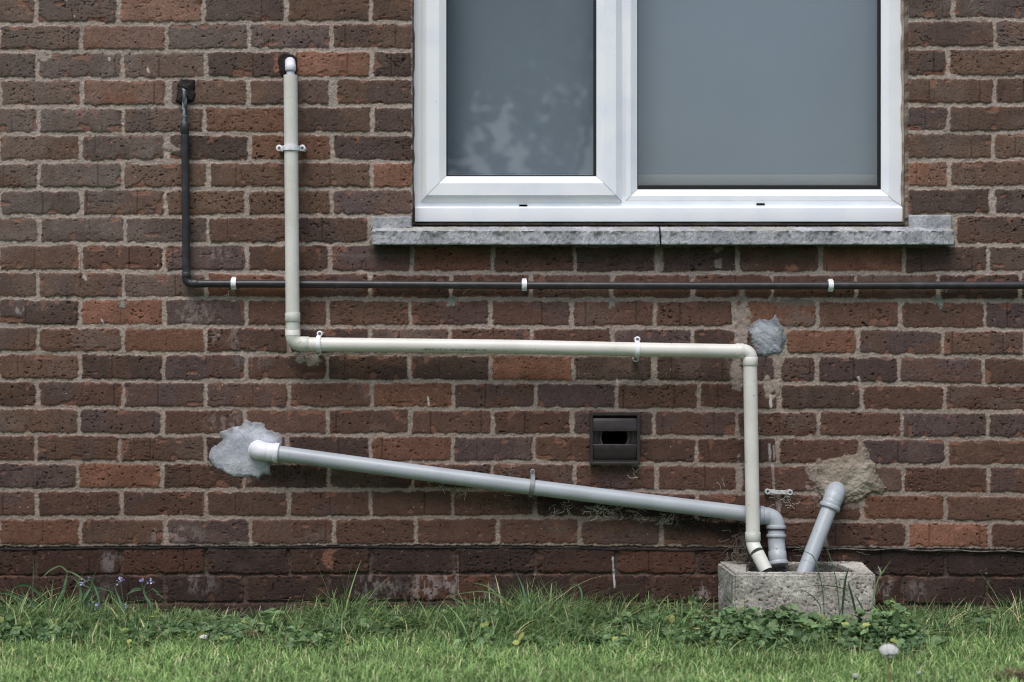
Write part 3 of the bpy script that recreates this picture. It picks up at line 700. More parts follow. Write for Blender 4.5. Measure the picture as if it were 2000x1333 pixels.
# black mastic lump at the wall
patch('sealant_patch', [(347,160),(352,156),(379,157),(383,168),(380,196),(368,204),(356,205),(343,198),(346,178),(342,164)], .016, (40,37,36), (54,50,47), (32,29,29), 'lump of black mastic behind the pipe', bk, rough=.8, ew=3.5)
patch('sealant_patch', [(543,114),(553,106),(570,105),(579,114),(580,140),(568,154),(550,152),(543,140),(540,126)], .0050, (46,42,41), (38,35,34), (30,27,27), 'dark filled hole behind the white elbow', house, rough=.5, ew=1.5)

# --- beige waste pipe
bg_ = place('waste_pipe', 571, 660, .053, 'long olive grey waste pipe stepping down, right and down again into the concrete gully', 'pipe')
rb = .0188
b = MB(); b.tube([P(566.5,122,-.012), P(566.5,123,.006)] + arc(P(566.5,122,.012), P(567,123,.050), P(567.5,135,.053), 10), [.0125]*2+[.0142]*11, seg=32)
b.build('white_elbow', M['white'], bg_, smooth=.8)
collar(P(567.3,127,.053), P(567.5,139,.053), .0146, 'elbow_socket', M['white'], bg_)
b = MB(); b.tube([P(567.5,136,.053), P(568,170,.053)], .0110, seg=28); b.build('inner_pipe', M['white'], bg_, smooth=.8)
b = MB()
t0, t1 = P(567.5,147.5,.053), P(571.5,615,.053)
n0 = 14; b.tube([t0+(t1-t0)*(i/n0) for i in range(n0+1)], [.0178]+[rb]*n0 if False else rb, seg=36, cap=False)
ir = MB(); ir.tube([t0, t0+Vector((0,0,-.03))], .0165, seg=36, cap=False); ir.tube([t0+Vector((0,0,-.001)), t0+Vector((0,0,-.0012))], .0180, seg=36)
b.v += []; b.build('upper_pipe', M['beige'], bg_, smooth=.8)
b = MB(); b.add(*(lambda m_: (m_.v, m_.f))(ir)); b.build('pipe_bore', M['rubber'], bg_, smooth=.8)
collar(P(571.5,611.5,.053), P(571.7,629,.053), .0208, 'coupling', M['beige_dirty'], bg_)
b = MB(); b.tube([P(571.7,628,.053), P(571.7,640,.053), P(571.7,652,.054)], .0191, seg=32); b.build('elbow_neck', M['beige_dirty'], bg_, smooth=.8)
b = MB(); b.tube([P(571.7,644,.046), P(571.7,650,.0535), P(571.8,657,.055)], [.0203,.0206,.0203], seg=32); b.build('elbow_collar', M['beige'], bg_, smooth=.8)
b = MB(); b.tube([P(571.8,654,.055)] + arc(P(571.8,657,.055), P(572,673,.055), P(590,673,.055), 12) + [P(592,673,.055)], .0196, seg=32); b.build('elbow', M['beige_dirty'], bg_, smooth=.8)
collar(P(587,672.5,.055), P(603.5,672.8,.055), .0208, 'elbow_socket', M['beige_dirty'], bg_)
b = MB()
hx = np.linspace(600, 1450, 20); hy = np.interp(hx, [600,1000,1250,1450],[672.8,677.5,683,686.5]); hd = np.interp(hx, [600,1450],[.055,.078])
b.tube([P(x,y,d_) for x,y,d_ in zip(hx,hy,hd)], rb, seg=36); b.build('horizontal_pipe', M['beige'], bg_, smooth=.8)
collar(P(1437,686,.0775), P(1452.5,686.5,.078), .0205, 'elbow_socket', M['beige'], bg_)
b = MB(); b.tube([P(1450,686.5,.078)] + arc(P(1451,686.5,.078), P(1465,686.5,.078), P(1465,700,.078), 12) + [P(1465,702,.078)], .0194, seg=32); b.build('elbow', M['beige'], bg_, smooth=.8)
collar(P(1465,698,.078), P(1465,714.5,.078), .0206, 'elbow_socket', M['beige'], bg_)
b = MB(); va, vb = P(1465,712,.078), P(1470.5,1042,.082)
b.tube([va+(vb-va)*(i/10) for i in range(11)], rb, seg=36); b.build('lower_pipe', M['beige'], bg_, smooth=.8)
collar(P(1470.3,1040,.082), P(1470.5,1056.5,.082), .0206, 'coupling', M['beige_dirty'], bg_)
b = MB(); b.tube([P(1470.5,1055,.082)] + arc(P(1470.5,1058,.082), P(1470.5,1068,.083), P(1478,1079,.098), 8), .0188, seg=32); b.build('bend', M['cream'], bg_, smooth=.8)
b = MB(); e0, e1 = P(1478,1079,.098), P(1478.6,1080,.0992); ax_ = (P(1496,1115,.119)-e1).normalized(); b.tube([e1-ax_*.0014, e1+ax_*.0004], .0192, seg=32); b.build('bend_ring', M['rubber'], bg_, smooth=.8)
b = MB(); e1, e2 = P(1478.6,1080,.0992), P(1496,1115,.119); b.tube([e1, e2], .0183, seg=32, cap=False); 
b.tube([e2, e1], .0165, seg=32, cap=False); b.build('tail_pipe', M['cream'], bg_, smooth=.8)
d_ax = (e2-e1).normalized(); b = MB(); b.tube([e2-d_ax*.004, e2-d_ax*.0045], .0166, seg=32); b.build('pipe_bore', M['void'], bg_, smooth=.8)
saddle(bg_, P(568.5,290,.053), (0,0,1), rb, M['clip_white'], P(545.5,289.5,.040), P(590.5,289.5,.040), label='white saddle clip on the upper pipe', width=.0165)
saddle(bg_, P(623,673,.056), (1,0,.02), rb, M['clip_white'], P(624.5,652,.045), P(621.5,690,.038), label='white saddle clip beside the lower left elbow', width=.0150, ear_r=.0078)
saddle(bg_, P(1244,683,.0725), (1,0,-.02), rb, M['clip_white'], P(1245,663,.058), P(1241.5,702,.048), label='white saddle clip near the right end of the horizontal run', width=.0150, ear_r=.0078)
# faded printed text along the pipe
tc = bpy.data.curves.new('printed_text', 'FONT'); tc.body = "-A80 B 00 1147  X111001 (142) 88 3000 1 ( 1 (S)"; tc.size = .0088
tc.extrude = .0; tc.align_x = 'LEFT'
to = bpy.data.objects.new('tmp_text', tc); COL.objects.link(to); bpy.context.view_layer.update()
dg = bpy.context.evaluated_depsgraph_get(); tme = bpy.data.meshes.new_from_object(to.evaluated_get(dg)); bpy.data.objects.remove(to)
co = np.zeros(len(tme.vertices)*3); tme.vertices.foreach_get('co', co); co = co.reshape(-1, 3)
wd = co[:, 0].max(); x_ = co[:, 0]/wd*(950-825)+825; ang = -.50 + (co[:, 1]-.004)/rb     # wraps round the pipe
cy_ = np.interp(x_, [600,1000,1250,1450],[672.8,677.5,683,686.5]); cd_ = np.interp(x_, [600,1450],[.055,.078])
cen = np.array([P(a, b2, c2) for a, b2, c2 in zip(x_, cy_, cd_)])
rt = rb+.0002; out = cen + np.stack([np.zeros_like(x_), -np.cos(ang)*rt, np.sin(ang)*rt], 1)
tme.vertices.foreach_set('co', out.ravel()); tme.update(); link('printed_text', tme, M['ink'], bg_)

# --- long grey waste pipe
gp = place('waste_pipe', 545, 885, .036, 'long sloping blue grey waste pipe from the grey cement patch down to the gully', 'pipe')
rg = .0212
ge = P(500,880,-.012)
b = MB(); b.tube([P(504,879,-.012), P(504,879,.010)] + arc(P(504,879,.014), P(505,880.3,.043), P(519,882.3,.0385), 14) + [P(523,883,.037)], [.0245]*2+[.0243]*15+[.0238], seg=40)
b.build('wall_elbow', M['white'], gp, smooth=.8)
collar(P(504,879,.004), P(504,879,.013), .0262, 'elbow_rim', M['white'], gp)
collar(P(520,882.6,.037), P(541,885,.037), .0250, 'elbow_socket', M['white'], gp)
collar(P(536,884.4,.037), P(544.5,885.5,.037), .0276, 'socket_flange', M['white'], gp)
b = MB(); a0, a1 = P(540,885.3,.037), P(1496,1008.5,.037)
b.tube([a0+(a1-a0)*(i/20) + Vector((0,0,-.0035*math.sin(math.pi*i/20))) for i in range(21)], rg, seg=36); b.build('sloping_pipe', M['grey'], gp, smooth=.8)
collar(P(1482,1006.4,.037), P(1490,1007.6,.037), .0262, 'socket_flange', M['grey_fit'], gp)
collar(P(1486,1007,.037), P(1502,1009,.037), .0238, 'elbow_socket', M['grey_fit'], gp)
b = MB(); b.tube([P(1498,1008.6,.037)] + arc(P(1499,1008.7,.037), P(1516,1009,.037), P(1516,1029,.040), 12), .0232, seg=36); b.build('elbow', M['grey_fit'], gp, smooth=.8)
collar(P(1516,1026.5,.040), P(1516,1033.5,.041), .0268, 'socket_flange', M['grey_fit'], gp)
b = MB(); b.tube([P(1516,1033,.041), P(1516,1036,.0415)], .0255, seg=32); b.build('rubber_ring', M['rubber'], gp, smooth=.8)
b = MB(); b.tube([P(1516,1035.5,.0415), P(1516,1045,.043)], .0232, seg=32); b.build('neck', M['grey_fit'], gp, smooth=.8)
collar(P(1516,1044,.043), P(1516,1050,.044), .0268, 'socket_flange', M['grey_fit'], gp)
b = MB(); b.tube([P(1516,1049,.044), P(1516.2,1060,.045)] + [P(1516.8,1066,.047), P(1517.5,1072,.050), P(1518.2,1080,.054)], .0232, seg=32); b.build('lower_bend', M['grey_fit'], gp, smooth=.8)
b = MB(); b.tube([P(1517,1069,.026), P(1517.1,1069.4,.0268)], .0, seg=8) if False else None
collar(P(1517.8,1078,.053), P(1519.8,1098,.064), .0243, 'end_socket', M['grey_fit'], gp)
collar(P(1519.6,1097,.0635), P(1520.6,1104.5,.067), .0264, 'end_flange', M['grey_fit'], gp)
b = MB(); c0 = P(1516.5,1071,.0735); b.tube([c0, c0+Vector((0,-.003,.001))], [.0022,.001], seg=10); b.build('moulding_nub', M['grey_fit'], gp, smooth=.8)
cpt = P(1038.5, 949.5, .037); t_ = 498/3840.
axd = (a1-a0).normalized()
saddle(gp, cpt, axd, rg, M['clip_grey'], P(1040,921,.024), P(1037,972,.020), width=.0150, ear_r=.0066, label='grey saddle clip midway along the sloping pipe', both=False)
b = MB()
for sgn in (-1, 1):
    pts = [cpt+axd*(sgn*.0048) + (Vector((0,-1,0))*math.sin(a)+Vector((axd.z*-1,0,axd.x)).normalized()*math.cos(a))*(rg+.0035) for a in np.linspace(.1, 3.0, 16)]
    b.strap(pts, axd, .0016, .0014)
b.build('clip_ridge', M['clip_grey'], gp, smooth=.8)

# --- short grey waste pipe
sp_ = place('waste_pipe', 1633, 960, .03, 'short slanting blue grey waste pipe from the sandy mortar patch into the gully', 'pipe')
b = MB(); A0 = P(1632,960,-.01)
b.tube([P(1632.5,959.5,-.01), P(1632.5,959.5,.006)] + arc(P(1632.5,959.5,.010), P(1634,958,.052), P(1625.5,978,.058), 14), [.0265]*2+[.0262]*15, seg=36)
b.build('wall_elbow', M['grey_fit'], sp_, smooth=.8)
collar(P(1631,961,.002), P(1631,961,.014), .0282, 'elbow_rim', M['grey_fit'], sp_)
collar(P(1627,974.5,.057), P(1620.5,991,.062), .0256, 'elbow_socket', M['grey_fit'], sp_)
collar(P(1622,986.5,.061), P(1619.2,994,.063), .0282, 'socket_flange', M['grey_fit'], sp_)
q0, q1 = P(1619.6,993,.063), P(1566,1132,.130)
b = MB(); b.tube([q0+(q1-q0)*(i/6) for i in range(7)], .0208, seg=36); b.build('slanting_pipe', M['grey'], sp_, smooth=.8)
u0 = q0+(q1-q0)*.775; u1 = q0+(q1-q0)*.782; b = MB(); b.tube([u0, u1], .0211, seg=36); b.build('pipe_ring', M['clip_grey'], sp_, smooth=.8)

# --- spare saddle base screwed to the wall
lc = place('pipe_clip', 1520, 961, .01, 'dirty white empty clip base screwed to the brick between the two waste pipes', 'clip')
b = MB(); L0, L1 = P(1499,960.5,.008), P(1542.5,962,.008)
for E in (L0, L1):
    for rr_, y_ in ((.0085, .0),):
        ringp = [E+Vector((math.cos(a)*.0058, -.004, math.sin(a)*.0058)) for a in np.linspace(0, 2*math.pi, 25)]
        b.tube(ringp, .0024, seg=10, cap=False)
        b.tube([E+Vector((0,.008,0)), E+Vector((0,-.002,0))], .0078, seg=24)
b.strap([L0+Vector((.006,.001,.001)), L0+Vector((.016,-.004,.001)), L0+Vector((.030,-.004,-.0015)), L0+Vector((.040,-.001,-.001)), L1+Vector((-.007,.001,0))], (0,0,1), .0105, .006)
b.build('clip_bar', M['clip_dirty'], lc, smooth=.6)
for E in (L0, L1):
    s_ = MB(); s_.tube([E+Vector((0,-.0015,0)), E+Vector((0,-.0028,0))], [.0036,.0034], seg=14); s_.build('screw', M['screw'], lc, smooth=.6)

# ------------------------------------------------------------------ vent
ve = place('wall_vent', 1201, 857, .02, 'square dark brown plastic boiler vent with two hoods and a round hole', 'vent')
def ring2(x0, y0, x1, y1, prof):
    b = MB(); vs = []
    for ins, d_ in prof:
        for cx, cy in ((x0+ins, y0+ins), (x1-ins, y0+ins), (x1-ins, y1-ins), (x0+ins, y1-ins)):
            vs.append(((cx-1000)*S*(D-.02)/D, -d_, H-(cy-666.5)*S*(D-.02)/D))
    n = len(prof); b.add(vs, [(i*4+j, i*4+(j+1) % 4, (i+1)*4+(j+1) % 4, (i+1)*4+j) for i in range(n-1) for j in range(4)]); return b
ring2(1152, 806, 1250, 908, [(0,-.01),(0,.024),(.8,.0255),(5.0,.0255),(6,.0245),(6,.004)]).build('vent_frame', M['vent'], ve, smooth=.5)
def V2(px, py, d_): return Vector(((px-1000)*S*(D-.02)/D, -d_, H-(py-666.5)*S*(D-.02)/D))
# back plate with a round hole
b = MB(); cx, cy = 1201, 855.5; n = 48; vs = []
def sqpt(a):
    c, s_ = math.cos(a), math.sin(a); m_ = 1/max(abs(c)/43, abs(s_)/45.); return cx+c*m_, cy+s_*m_
for i in range(n):
    a = 2*math.pi*i/n; vs.append(V2(*sqpt(a), .006)); vs.append(V2(cx+math.cos(a)*27, cy+math.sin(a)*27, .006)); vs.append(V2(cx+math.cos(a)*27, cy+math.sin(a)*27, -.12))
b.add(vs, [(i*3+k, ((i+1) % n)*3+k, ((i+1) % n)*3+k+1, i*3+k+1) for i in range(n) for k in range(2)])
b.build('back_plate', M['vent'], ve, smooth=.6)
b = MB(); vs = []
for i in range(n):
    a = 2*math.pi*i/n
    for rr_, d_ in ((29.5,.0065),(29,.009),(26,.009),(25.6,-.10)): vs.append(V2(cx+math.cos(a)*rr_, cy+math.sin(a)*rr_, d_))
b.add(vs, [(i*4+k, ((i+1) % n)*4+k, ((i+1) % n)*4+k+1, i*4+k+1) for i in range(n) for k in range(3)])
b.build('duct_ring', M['duct'], ve, smooth=.6)
b = MB(); b.tube([V2(cx, cy, -.06), V2(cx, cy, -.07)], .038, seg=32); b.build('dark_duct', M['void'], ve)
for (ya, yb, prof) in ((814, 842.5, ((0,.010),(.12,.0185),(.35,.0215),(.7,.0235),(1,.0245),(1,.021),(.3,.018),(0,.008))),
                       (868, 897.5, ((0,.022),(.04,.0225),(.4,.0205),(.8,.0175),(1,.0150),(1,.010),(.3,.015),(0,.018)))):
    zA = V2(0, ya, 0).z; zB = V2(0, yb, 0).z
    b = MB(); b.prism([(-dd, zA+(zB-zA)*f_) for f_, dd in prof], V2(1158.6,0,0).x, V2(1243.4,0,0).x)
    b.build('vent_hood', M['vent'], ve, smooth=.5, bevel=.0006)
b = MB()
for xa, xb in ((1158.2,1168),(1234,1243.8)):
    b = MB(); b.box(V2(xa, 843, .010), V2(xb, 867, .0065)); b.build('side_web', M['vent'], ve)
b = MB(); b.box(V2(1158.5,898.6,.024), V2(1243.5,900.2,.0265)); b.build('front_lip', M['scuff'] if False else M['vent'], ve, bevel=.0004)

# ------------------------------------------------------------------ concrete gully surround
def block_stain(co, no, A, B_, C):
    u = co[:, 0]
    d = ss(.45, .75, fbm(A, B_, 60, 12))*ss(P(1660,0,.2).x, P(1520,0,.2).x, u + (fbm(A, B_, 50, 4)-.5)*.12)
    a = (d*.5)[:, None]; C = C*(1-a) + np.array([lin1(v) for v in (72,72,66)])*a
    p = (ss(.82, .90, vn(A, B_, 3.4, 7))*.6)[:, None]; C = C*(1-p) + np.array([lin1(v) for v in (50,48,44)])*p
    g = (ss(.07, .0, co[:, 2])*.4)[:, None]; C = C*(1-g) + np.array([lin1(v) for v in (66,72,52)])*g
    w_ = (ss(.7,.8, vn(A, B_, 6, 10))*.3)[:, None]; return C*(1-w_) + np.array([lin1(v) for v in (178,172,162)])*w_
gb = empty('gully_surround', (P(1560,0,0).x, -.12, 0)); tag(gb, 'rough concrete gully surround at the foot of the wall with three pipes draining into it', 'gully')
zt = H-.6035
import bmesh
xL0, xL1, xR0, xR1 = P(1402,0,0).x, P(1433,0,.23).x, P(1686,0,0).x, P(1710,0,.23).x
def trap(b, ya, yb, za, zb, fa0, fa1, fb0=None, fb1=None):
    # slab between fractional widths fa0..fa1 from depth ya to yb
    def X(f, y): t = -y/.23; l = xL0+(xL1-xL0)*t; r = xR0+(xR1-xR0)*t; return l+(r-l)*f
    b.add([(X(fa0,ya),ya,za),(X(fa1,ya),ya,za),(X(fa1,yb),yb,za),(X(fa0,yb),yb,za),(X(fa0,ya),ya,zb),(X(fa1,ya),ya,zb),(X(fa1,yb),yb,zb),(X(fa0,yb),yb,zb)],
          [(0,3,2,1),(4,5,6,7),(0,1,5,4),(1,2,6,5),(2,3,7,6),(3,0,4,7)])
def gully_mesh():
    b = MB()
    # one solid with a recess: outer shell loops and inner loops joined by the rim
    def X(f, y): t = -y/.23; l = xL0+(xL1-xL0)*t; r = xR0+(xR1-xR0)*t; return l+(r-l)*f
    yo0, yo1, yi0, yi1 = .001, -.23, -.032, -.190
    zb_ = -.03; zi = zt-.085
    outer = [(X(0,yo0),yo0),(X(1,yo0),yo0),(X(1,yo1),yo1),(X(0,yo1),yo1)]
    inner = [(X(.20,yi0),yi0),(X(.80,yi0),yi0),(X(.86,yi1),yi1),(X(.12,yi1),yi1)]
    vs = [(x,y,zb_) for x,y in outer] + [(x,y,zt+(.001 if i < 2 else 0)) for i,(x,y) in enumerate(outer)] + [(x,y,zt-.001) for x,y in inner] + [(x+(.012 if i in (0,3) else -.012),y,zi) for i,(x,y) in enumerate(inner)]
    fs = [(3,2,1,0),(12,13,14,15)]
    for k in range(4):
        k2 = (k+1) % 4
        fs += [(k,k2,4+k2,4+k),(4+k,4+k2,8+k2,8+k),(8+k,8+k2,12+k2,12+k)]
    b.add(vs, fs)
    me = bpy.data.meshes.new('block'); me.from_pydata(b.v, [], b.f); bm = bmesh.new(); bm.from_mesh(me)
    bmesh.ops.recalc_face_normals(bm, faces=bm.faces)
    bmesh.ops.bevel(bm, geom=[e for e in bm.edges if e.calc_face_angle(0) > .4], offset=.006, segments=2, affect='EDGES', clamp_overlap=True)
    for ax in range(3):
        co = [v.co[ax] for v in bm.verts]; lo, hi = min(co), max(co)
        for p in np.arange(lo+.0026, hi-.001, .0026):
            c = Vector((0,0,0)); c[ax] = p; nn = Vector((0,0,0)); nn[ax] = 1
            bmesh.ops.bisect_plane(bm, geom=bm.verts[:]+bm.edges[:]+bm.faces[:], plane_co=c, plane_no=nn)
    bmesh.ops.remove_doubles(bm, verts=bm.verts, dist=.0002)
    bm.normal_update(); bm.to_mesh(me); bm.free()
    n = len(me.vertices); co = np.zeros(n*3); me.vertices.foreach_get('co', co); co = co.reshape(-1, 3)
    no = np.zeros(n*3); me.vertices.foreach_get('normal', no); no = no.reshape(-1, 3)
    A = co[:, 0]*1000 + co[:, 1]*611; B_ = co[:, 2]*1000 + co[:, 1]*433
    dsp = (fbm(A, B_, 22, 3)-.5)*.005 + (fbm(A, B_, 5, 6)-.5)*.0036 - ss(.82, .90, vn(A, B_, 3.4, 7))*.0035
    me.vertices.foreach_set('co', (co+no*dsp[:, None]).ravel())
    a = ss(.35, .65, fbm(A, B_, 50, 5))[:, None]
    C = np.array([lin1(v) for v in (172,169,161)])*(1-a) + np.array([lin1(v) for v in (148,144,136)])*a
    C = C*(.66+.68*vn(A, B_, 2.6, 8))[:, None]; C = block_stain(co, no, A, B_, C)
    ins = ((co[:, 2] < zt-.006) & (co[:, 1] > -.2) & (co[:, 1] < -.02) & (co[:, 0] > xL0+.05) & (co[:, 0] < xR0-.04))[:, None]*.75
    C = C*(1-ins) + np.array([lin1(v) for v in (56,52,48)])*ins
    at = me.color_attributes.new("tint", 'FLOAT_COLOR', 'POINT'); c = np.ones((n, 4), np.float32); c[:, :3] = C/KL; at.data.foreach_set("color", c.ravel())
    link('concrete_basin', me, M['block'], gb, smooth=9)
gully_mesh()

# ------------------------------------------------------------------ vegetation
def blades(x, y, z, hgt, wid, ang, lean, colA, name, m, parent=None, seg=4, curl=1.0, face=None):
    n = len(x); t = np.linspace(0, 1, seg+1)[None, :]
    dx = np.cos(ang)[:, None]; dy = np.sin(ang)[:, None]
    off = (lean[:, None]*(t**(1.6)))*hgt[:, None]
    zz = z[:, None] + hgt[:, None]*(t - .5*np.clip(lean[:, None]-.5, 0, 1.2)*t**3)*1.0
    cx = x[:, None] + dx*off; cy = y[:, None] + dy*off
    fa = (ang+math.pi/2 if face is None else face)[:, None]
    wv = wid[:, None]*.5*np.clip(1.05-t**2.2, .04, 1)
    V = np.empty((n, seg+1, 2, 3), np.float32)
    V[:, :, 0, 0] = cx-np.cos(fa)*wv; V[:, :, 1, 0] = cx+np.cos(fa)*wv
    V[:, :, 0, 1] = cy-np.sin(fa)*wv; V[:, :, 1, 1] = cy+np.sin(fa)*wv
    V[:, :, 0, 2] = zz; V[:, :, 1, 2] = zz
    base = (np.arange(n)*(seg+1)*2)[:, None]; k = (np.arange(seg)*2)[None, :]
    F = np.stack([base+k, base+k+1, base+k+3, base+k+2], -1).reshape(-1, 4)
    C = np.repeat(colA[:, None, :], (seg+1)*2, 1).reshape(-1, 3)
    return npmesh(name, V.reshape(-1, 3), F, m, parent, C, smooth=True)
def gcol(n, a, b_, c=None, pc=.05, k=1.0):
    t = RNG.random((n, 1))**1.2; A, B_ = [np.array([lin1(v) for v in q]) for q in (a, b_)]
    C = A*(1-t)+B_*t
    if c is not None:
        m_ = RNG.random(n) < pc; C[m_] = np.array([lin1(v) for v in c])
    return C*(.8+.4*RNG.random((n, 1)))*k/KL
def clump(x, y, s, seed): return fbm(x*1000+5000, y*1000+5000, s, seed)
# short lawn (dense in the near field of view, thinner out to the sides)
n = 165000
x = RNG.uniform(-2.4, 2.4, n); y = -RNG.uniform(.16, 1.75, n)
keep = (np.abs(x) < 1.55) | (RNG.random(n) < .5); keep &= RNG.random(n) < (.35+.9*clump(x, y, 70, 3)); keep &= (y < -.30) | (RNG.random(n) < .45)
keep &= ~((np.hypot((x-1.19)/.07, (y+.83)/.07) < 1))
x = x[keep]; y = y[keep]; n = len(x)
hg = RNG.uniform(.012, .032, n)*(.7+.7*clump(x, y, 120, 5)); ang = RNG.uniform(0, 2*math.pi, n)
cb_ = clump(x, y, 160, 7)[:, None]
col = gcol(n, (90,122,68), (156,182,118), (196,192,150), .06, 1.26)*(.62+.8*cb_)
blades(x, y, np.zeros(n), hg, RNG.uniform(.0013, .0030, n), ang, RNG.uniform(.2, 1.9, n), col, 'short_grass', M['blade'], seg=3)
tag(bpy.data.objects['short_grass'], 'short mown lawn grass along the bottom of the picture', 'grass', kind='stuff')
# dead thatch between blades
n = 9000; x = RNG.uniform(-2.3, 2.3, n); y = -RNG.uniform(.05, 1.5, n)
blades(x, y, np.full(n, .004), RNG.uniform(.006, .02, n), RNG.uniform(.001, .002, n), RNG.uniform(0, 6.28, n), RNG.uniform(1, 4, n), gcol(n, (120,108,80), (80,76,50), k=.9), 'dead_thatch', M['blade'], seg=3)
tag(bpy.data.objects['dead_thatch'], 'dead straw coloured grass litter among the lawn blades', 'grass', kind='stuff')

# verge height along the wall foot (photo px x -> height in m)
HX = [-900,0,60,130,230,330,400,430,520,640,680,760,860,930,1000,1090,1150,1230,1300,1380,1440,1560,1700,1760,1850,1930,2000,2900]
HV = [.06,.070,.078,.065,.055,.050,.040,.026,.040,.055,.066,.045,.048,.075,.085,.075,.052,.058,.060,.058,.062,.070,.066,.045,.040,.052,.066,.06]
def vh(x): return np.interp(x/S+1000, HX, HV)
blk = lambda x, y: (x > .52) & (x < .99) & (y > -.245)
n = 40000
x = RNG.uniform(-2.4, 2.4, n); y = -np.abs(RNG.normal(.13, .15, n))-.012
y = np.where((x > .50) & (x < 1.0), y-.235, y); k_ = ~blk(x, y) & (clump(x, y, 60, 2) > .36); x = x[k_]; y = y[k_]; n = len(x)
sp2 = np.clip(1.25+y*1.35, .30, 1.1)*(.75+.5*clump(x, y, 260, 8))
hg = vh(x)*RNG.uniform(.45, 1.45, n)*sp2*(.5+clump(x, y, 90, 6))
tall = RNG.random(n) < .035; hg[tall] *= 1.55
ang = np.where(RNG.random(n) < .62, RNG.normal(.1, .7, n), RNG.uniform(0, 6.28, n)); ang = np.where(RNG.random(n) < .3, ang+math.pi, ang)
col = gcol(n, (68,96,56), (136,162,108), (190,182,140), .08, 1.10)*(.6+.8*clump(x, y, 50, 12))[:, None]
blades(x, y, np.zeros(n), hg, RNG.uniform(.0012, .0038, n)*np.where(RNG.random(n) < .12, 1.8, 1), ang, RNG.uniform(.15, 1.9, n), col, 'long_grass', M['blade'], seg=5)
tag(bpy.data.objects['long_grass'], 'long unmown grass growing against the foot of the wall', 'grass', kind='stuff')

# low weeds with round leaves (clover and ground ivy)
def leaves(x, y, z, r, tilt, az_, colA, name, lobes=3, parent=None, m=None):
    n = len(x); K = 14; a = np.linspace(0, 2*math.pi, K, endpoint=False)
    rad = 1+.16*np.abs(np.cos(a*lobes/2))-.10*np.cos(a)+.05*np.cos(5*a); rad[0] *= .55
    L = np.zeros((n, K+1, 3)); L[:, 1:, 0] = np.cos(a)*rad; L[:, 1:, 1] = np.sin(a)*rad
    L[:, 1:, 2] = .22+.10*np.cos(a*lobes); L[:, 0, 2] = 0
    L *= r[:, None, None]
    L[:, :, 2] += RNG.normal(0, .08, (n, K+1))*r[:, None]
    s0 = RNG.uniform(0, 6.28, n); c, s_ = np.cos(s0), np.sin(s0)
    X0 = L[:, :, 0]*c[:, None]-L[:, :, 1]*s_[:, None]; Y0 = L[:, :, 0]*s_[:, None]+L[:, :, 1]*c[:, None]; Z0 = L[:, :, 2]
    ct, st = np.cos(tilt)[:, None], np.sin(tilt)[:, None]
    Y1 = Y0*ct - Z0*st; Z1 = Y0*st + Z0*ct                       # tilt towards the camera side (-y)
    ca, sa = np.cos(az_)[:, None], np.sin(az_)[:, None]
    V = np.stack([x[:, None]+X0*ca-Y1*sa, y[:, None]+X0*sa+Y1*ca, z[:, None]+Z1], -1).reshape(-1, 3)
    base = (np.arange(n)*(K+1))[:, None]; i = np.arange(K)[None, :]
    F = np.stack([base+0*i, base+1+i, base+1+(i+1) % K], -1).reshape(-1, 3)
    return npmesh(name, V, F, m or M['leaf'], parent, np.repeat(colA[:, None, :], K+1, 1).reshape(-1, 3))
n = 21000
x = RNG.uniform(-2.3, 2.3, n); y = -RNG.uniform(.015, .30, n)-RNG.uniform(0,.16,n)*(fbm(x*1000+3000, x*0, 150, 2)>.5)
y = np.where((x > .50) & (x < 1.0), -.245-(y+.37)*.75, y)
den = clump(x, y, 110, 9) + np.where((x > .38) & (x < 1.05), .10, 0) - np.where(x > 1.08, .16, 0) - np.where((x > -.35) & (x < .45), .04, 0) + np.where((x > -1.2) & (x < -.75), .05, 0)
k_ = ~blk(x, y) & (den + (fbm(x*1000+900, y*1000+100, 34, 13)-.5)*.5 > .44); x = x[k_]; y = y[k_]; n = len(x)
top = vh(x)*.62*np.clip(1.25+y*1.8, .3, 1.1)
inb = (x > .46) & (x < 1.02); top = np.where(inb, np.interp(-y, [.24,.30,.40,.52],[.082,.080,.055,.025]), top)
z = RNG.uniform(.12, 1.0, n)**.8*top*(.7+.5*clump(x, y, 45, 3)) + .004
col = gcol(n, (68,94,60), (118,144,98), (150,156,90), .05, 1.0)*(.65+.7*clump(x, y, 60, 11))[:, None]
leaves(x, y, z, RNG.uniform(.0035, .0115, n)*(.6+.8*clump(x, y, 130, 4)), RNG.normal(.35, .6, n), RNG.normal(0, .9, n), col, 'round_leaved_weeds')
tag(bpy.data.objects['round_leaved_weeds'], 'low round leaved weeds and clover matted along the wall foot and gully', 'weeds', kind='stuff')

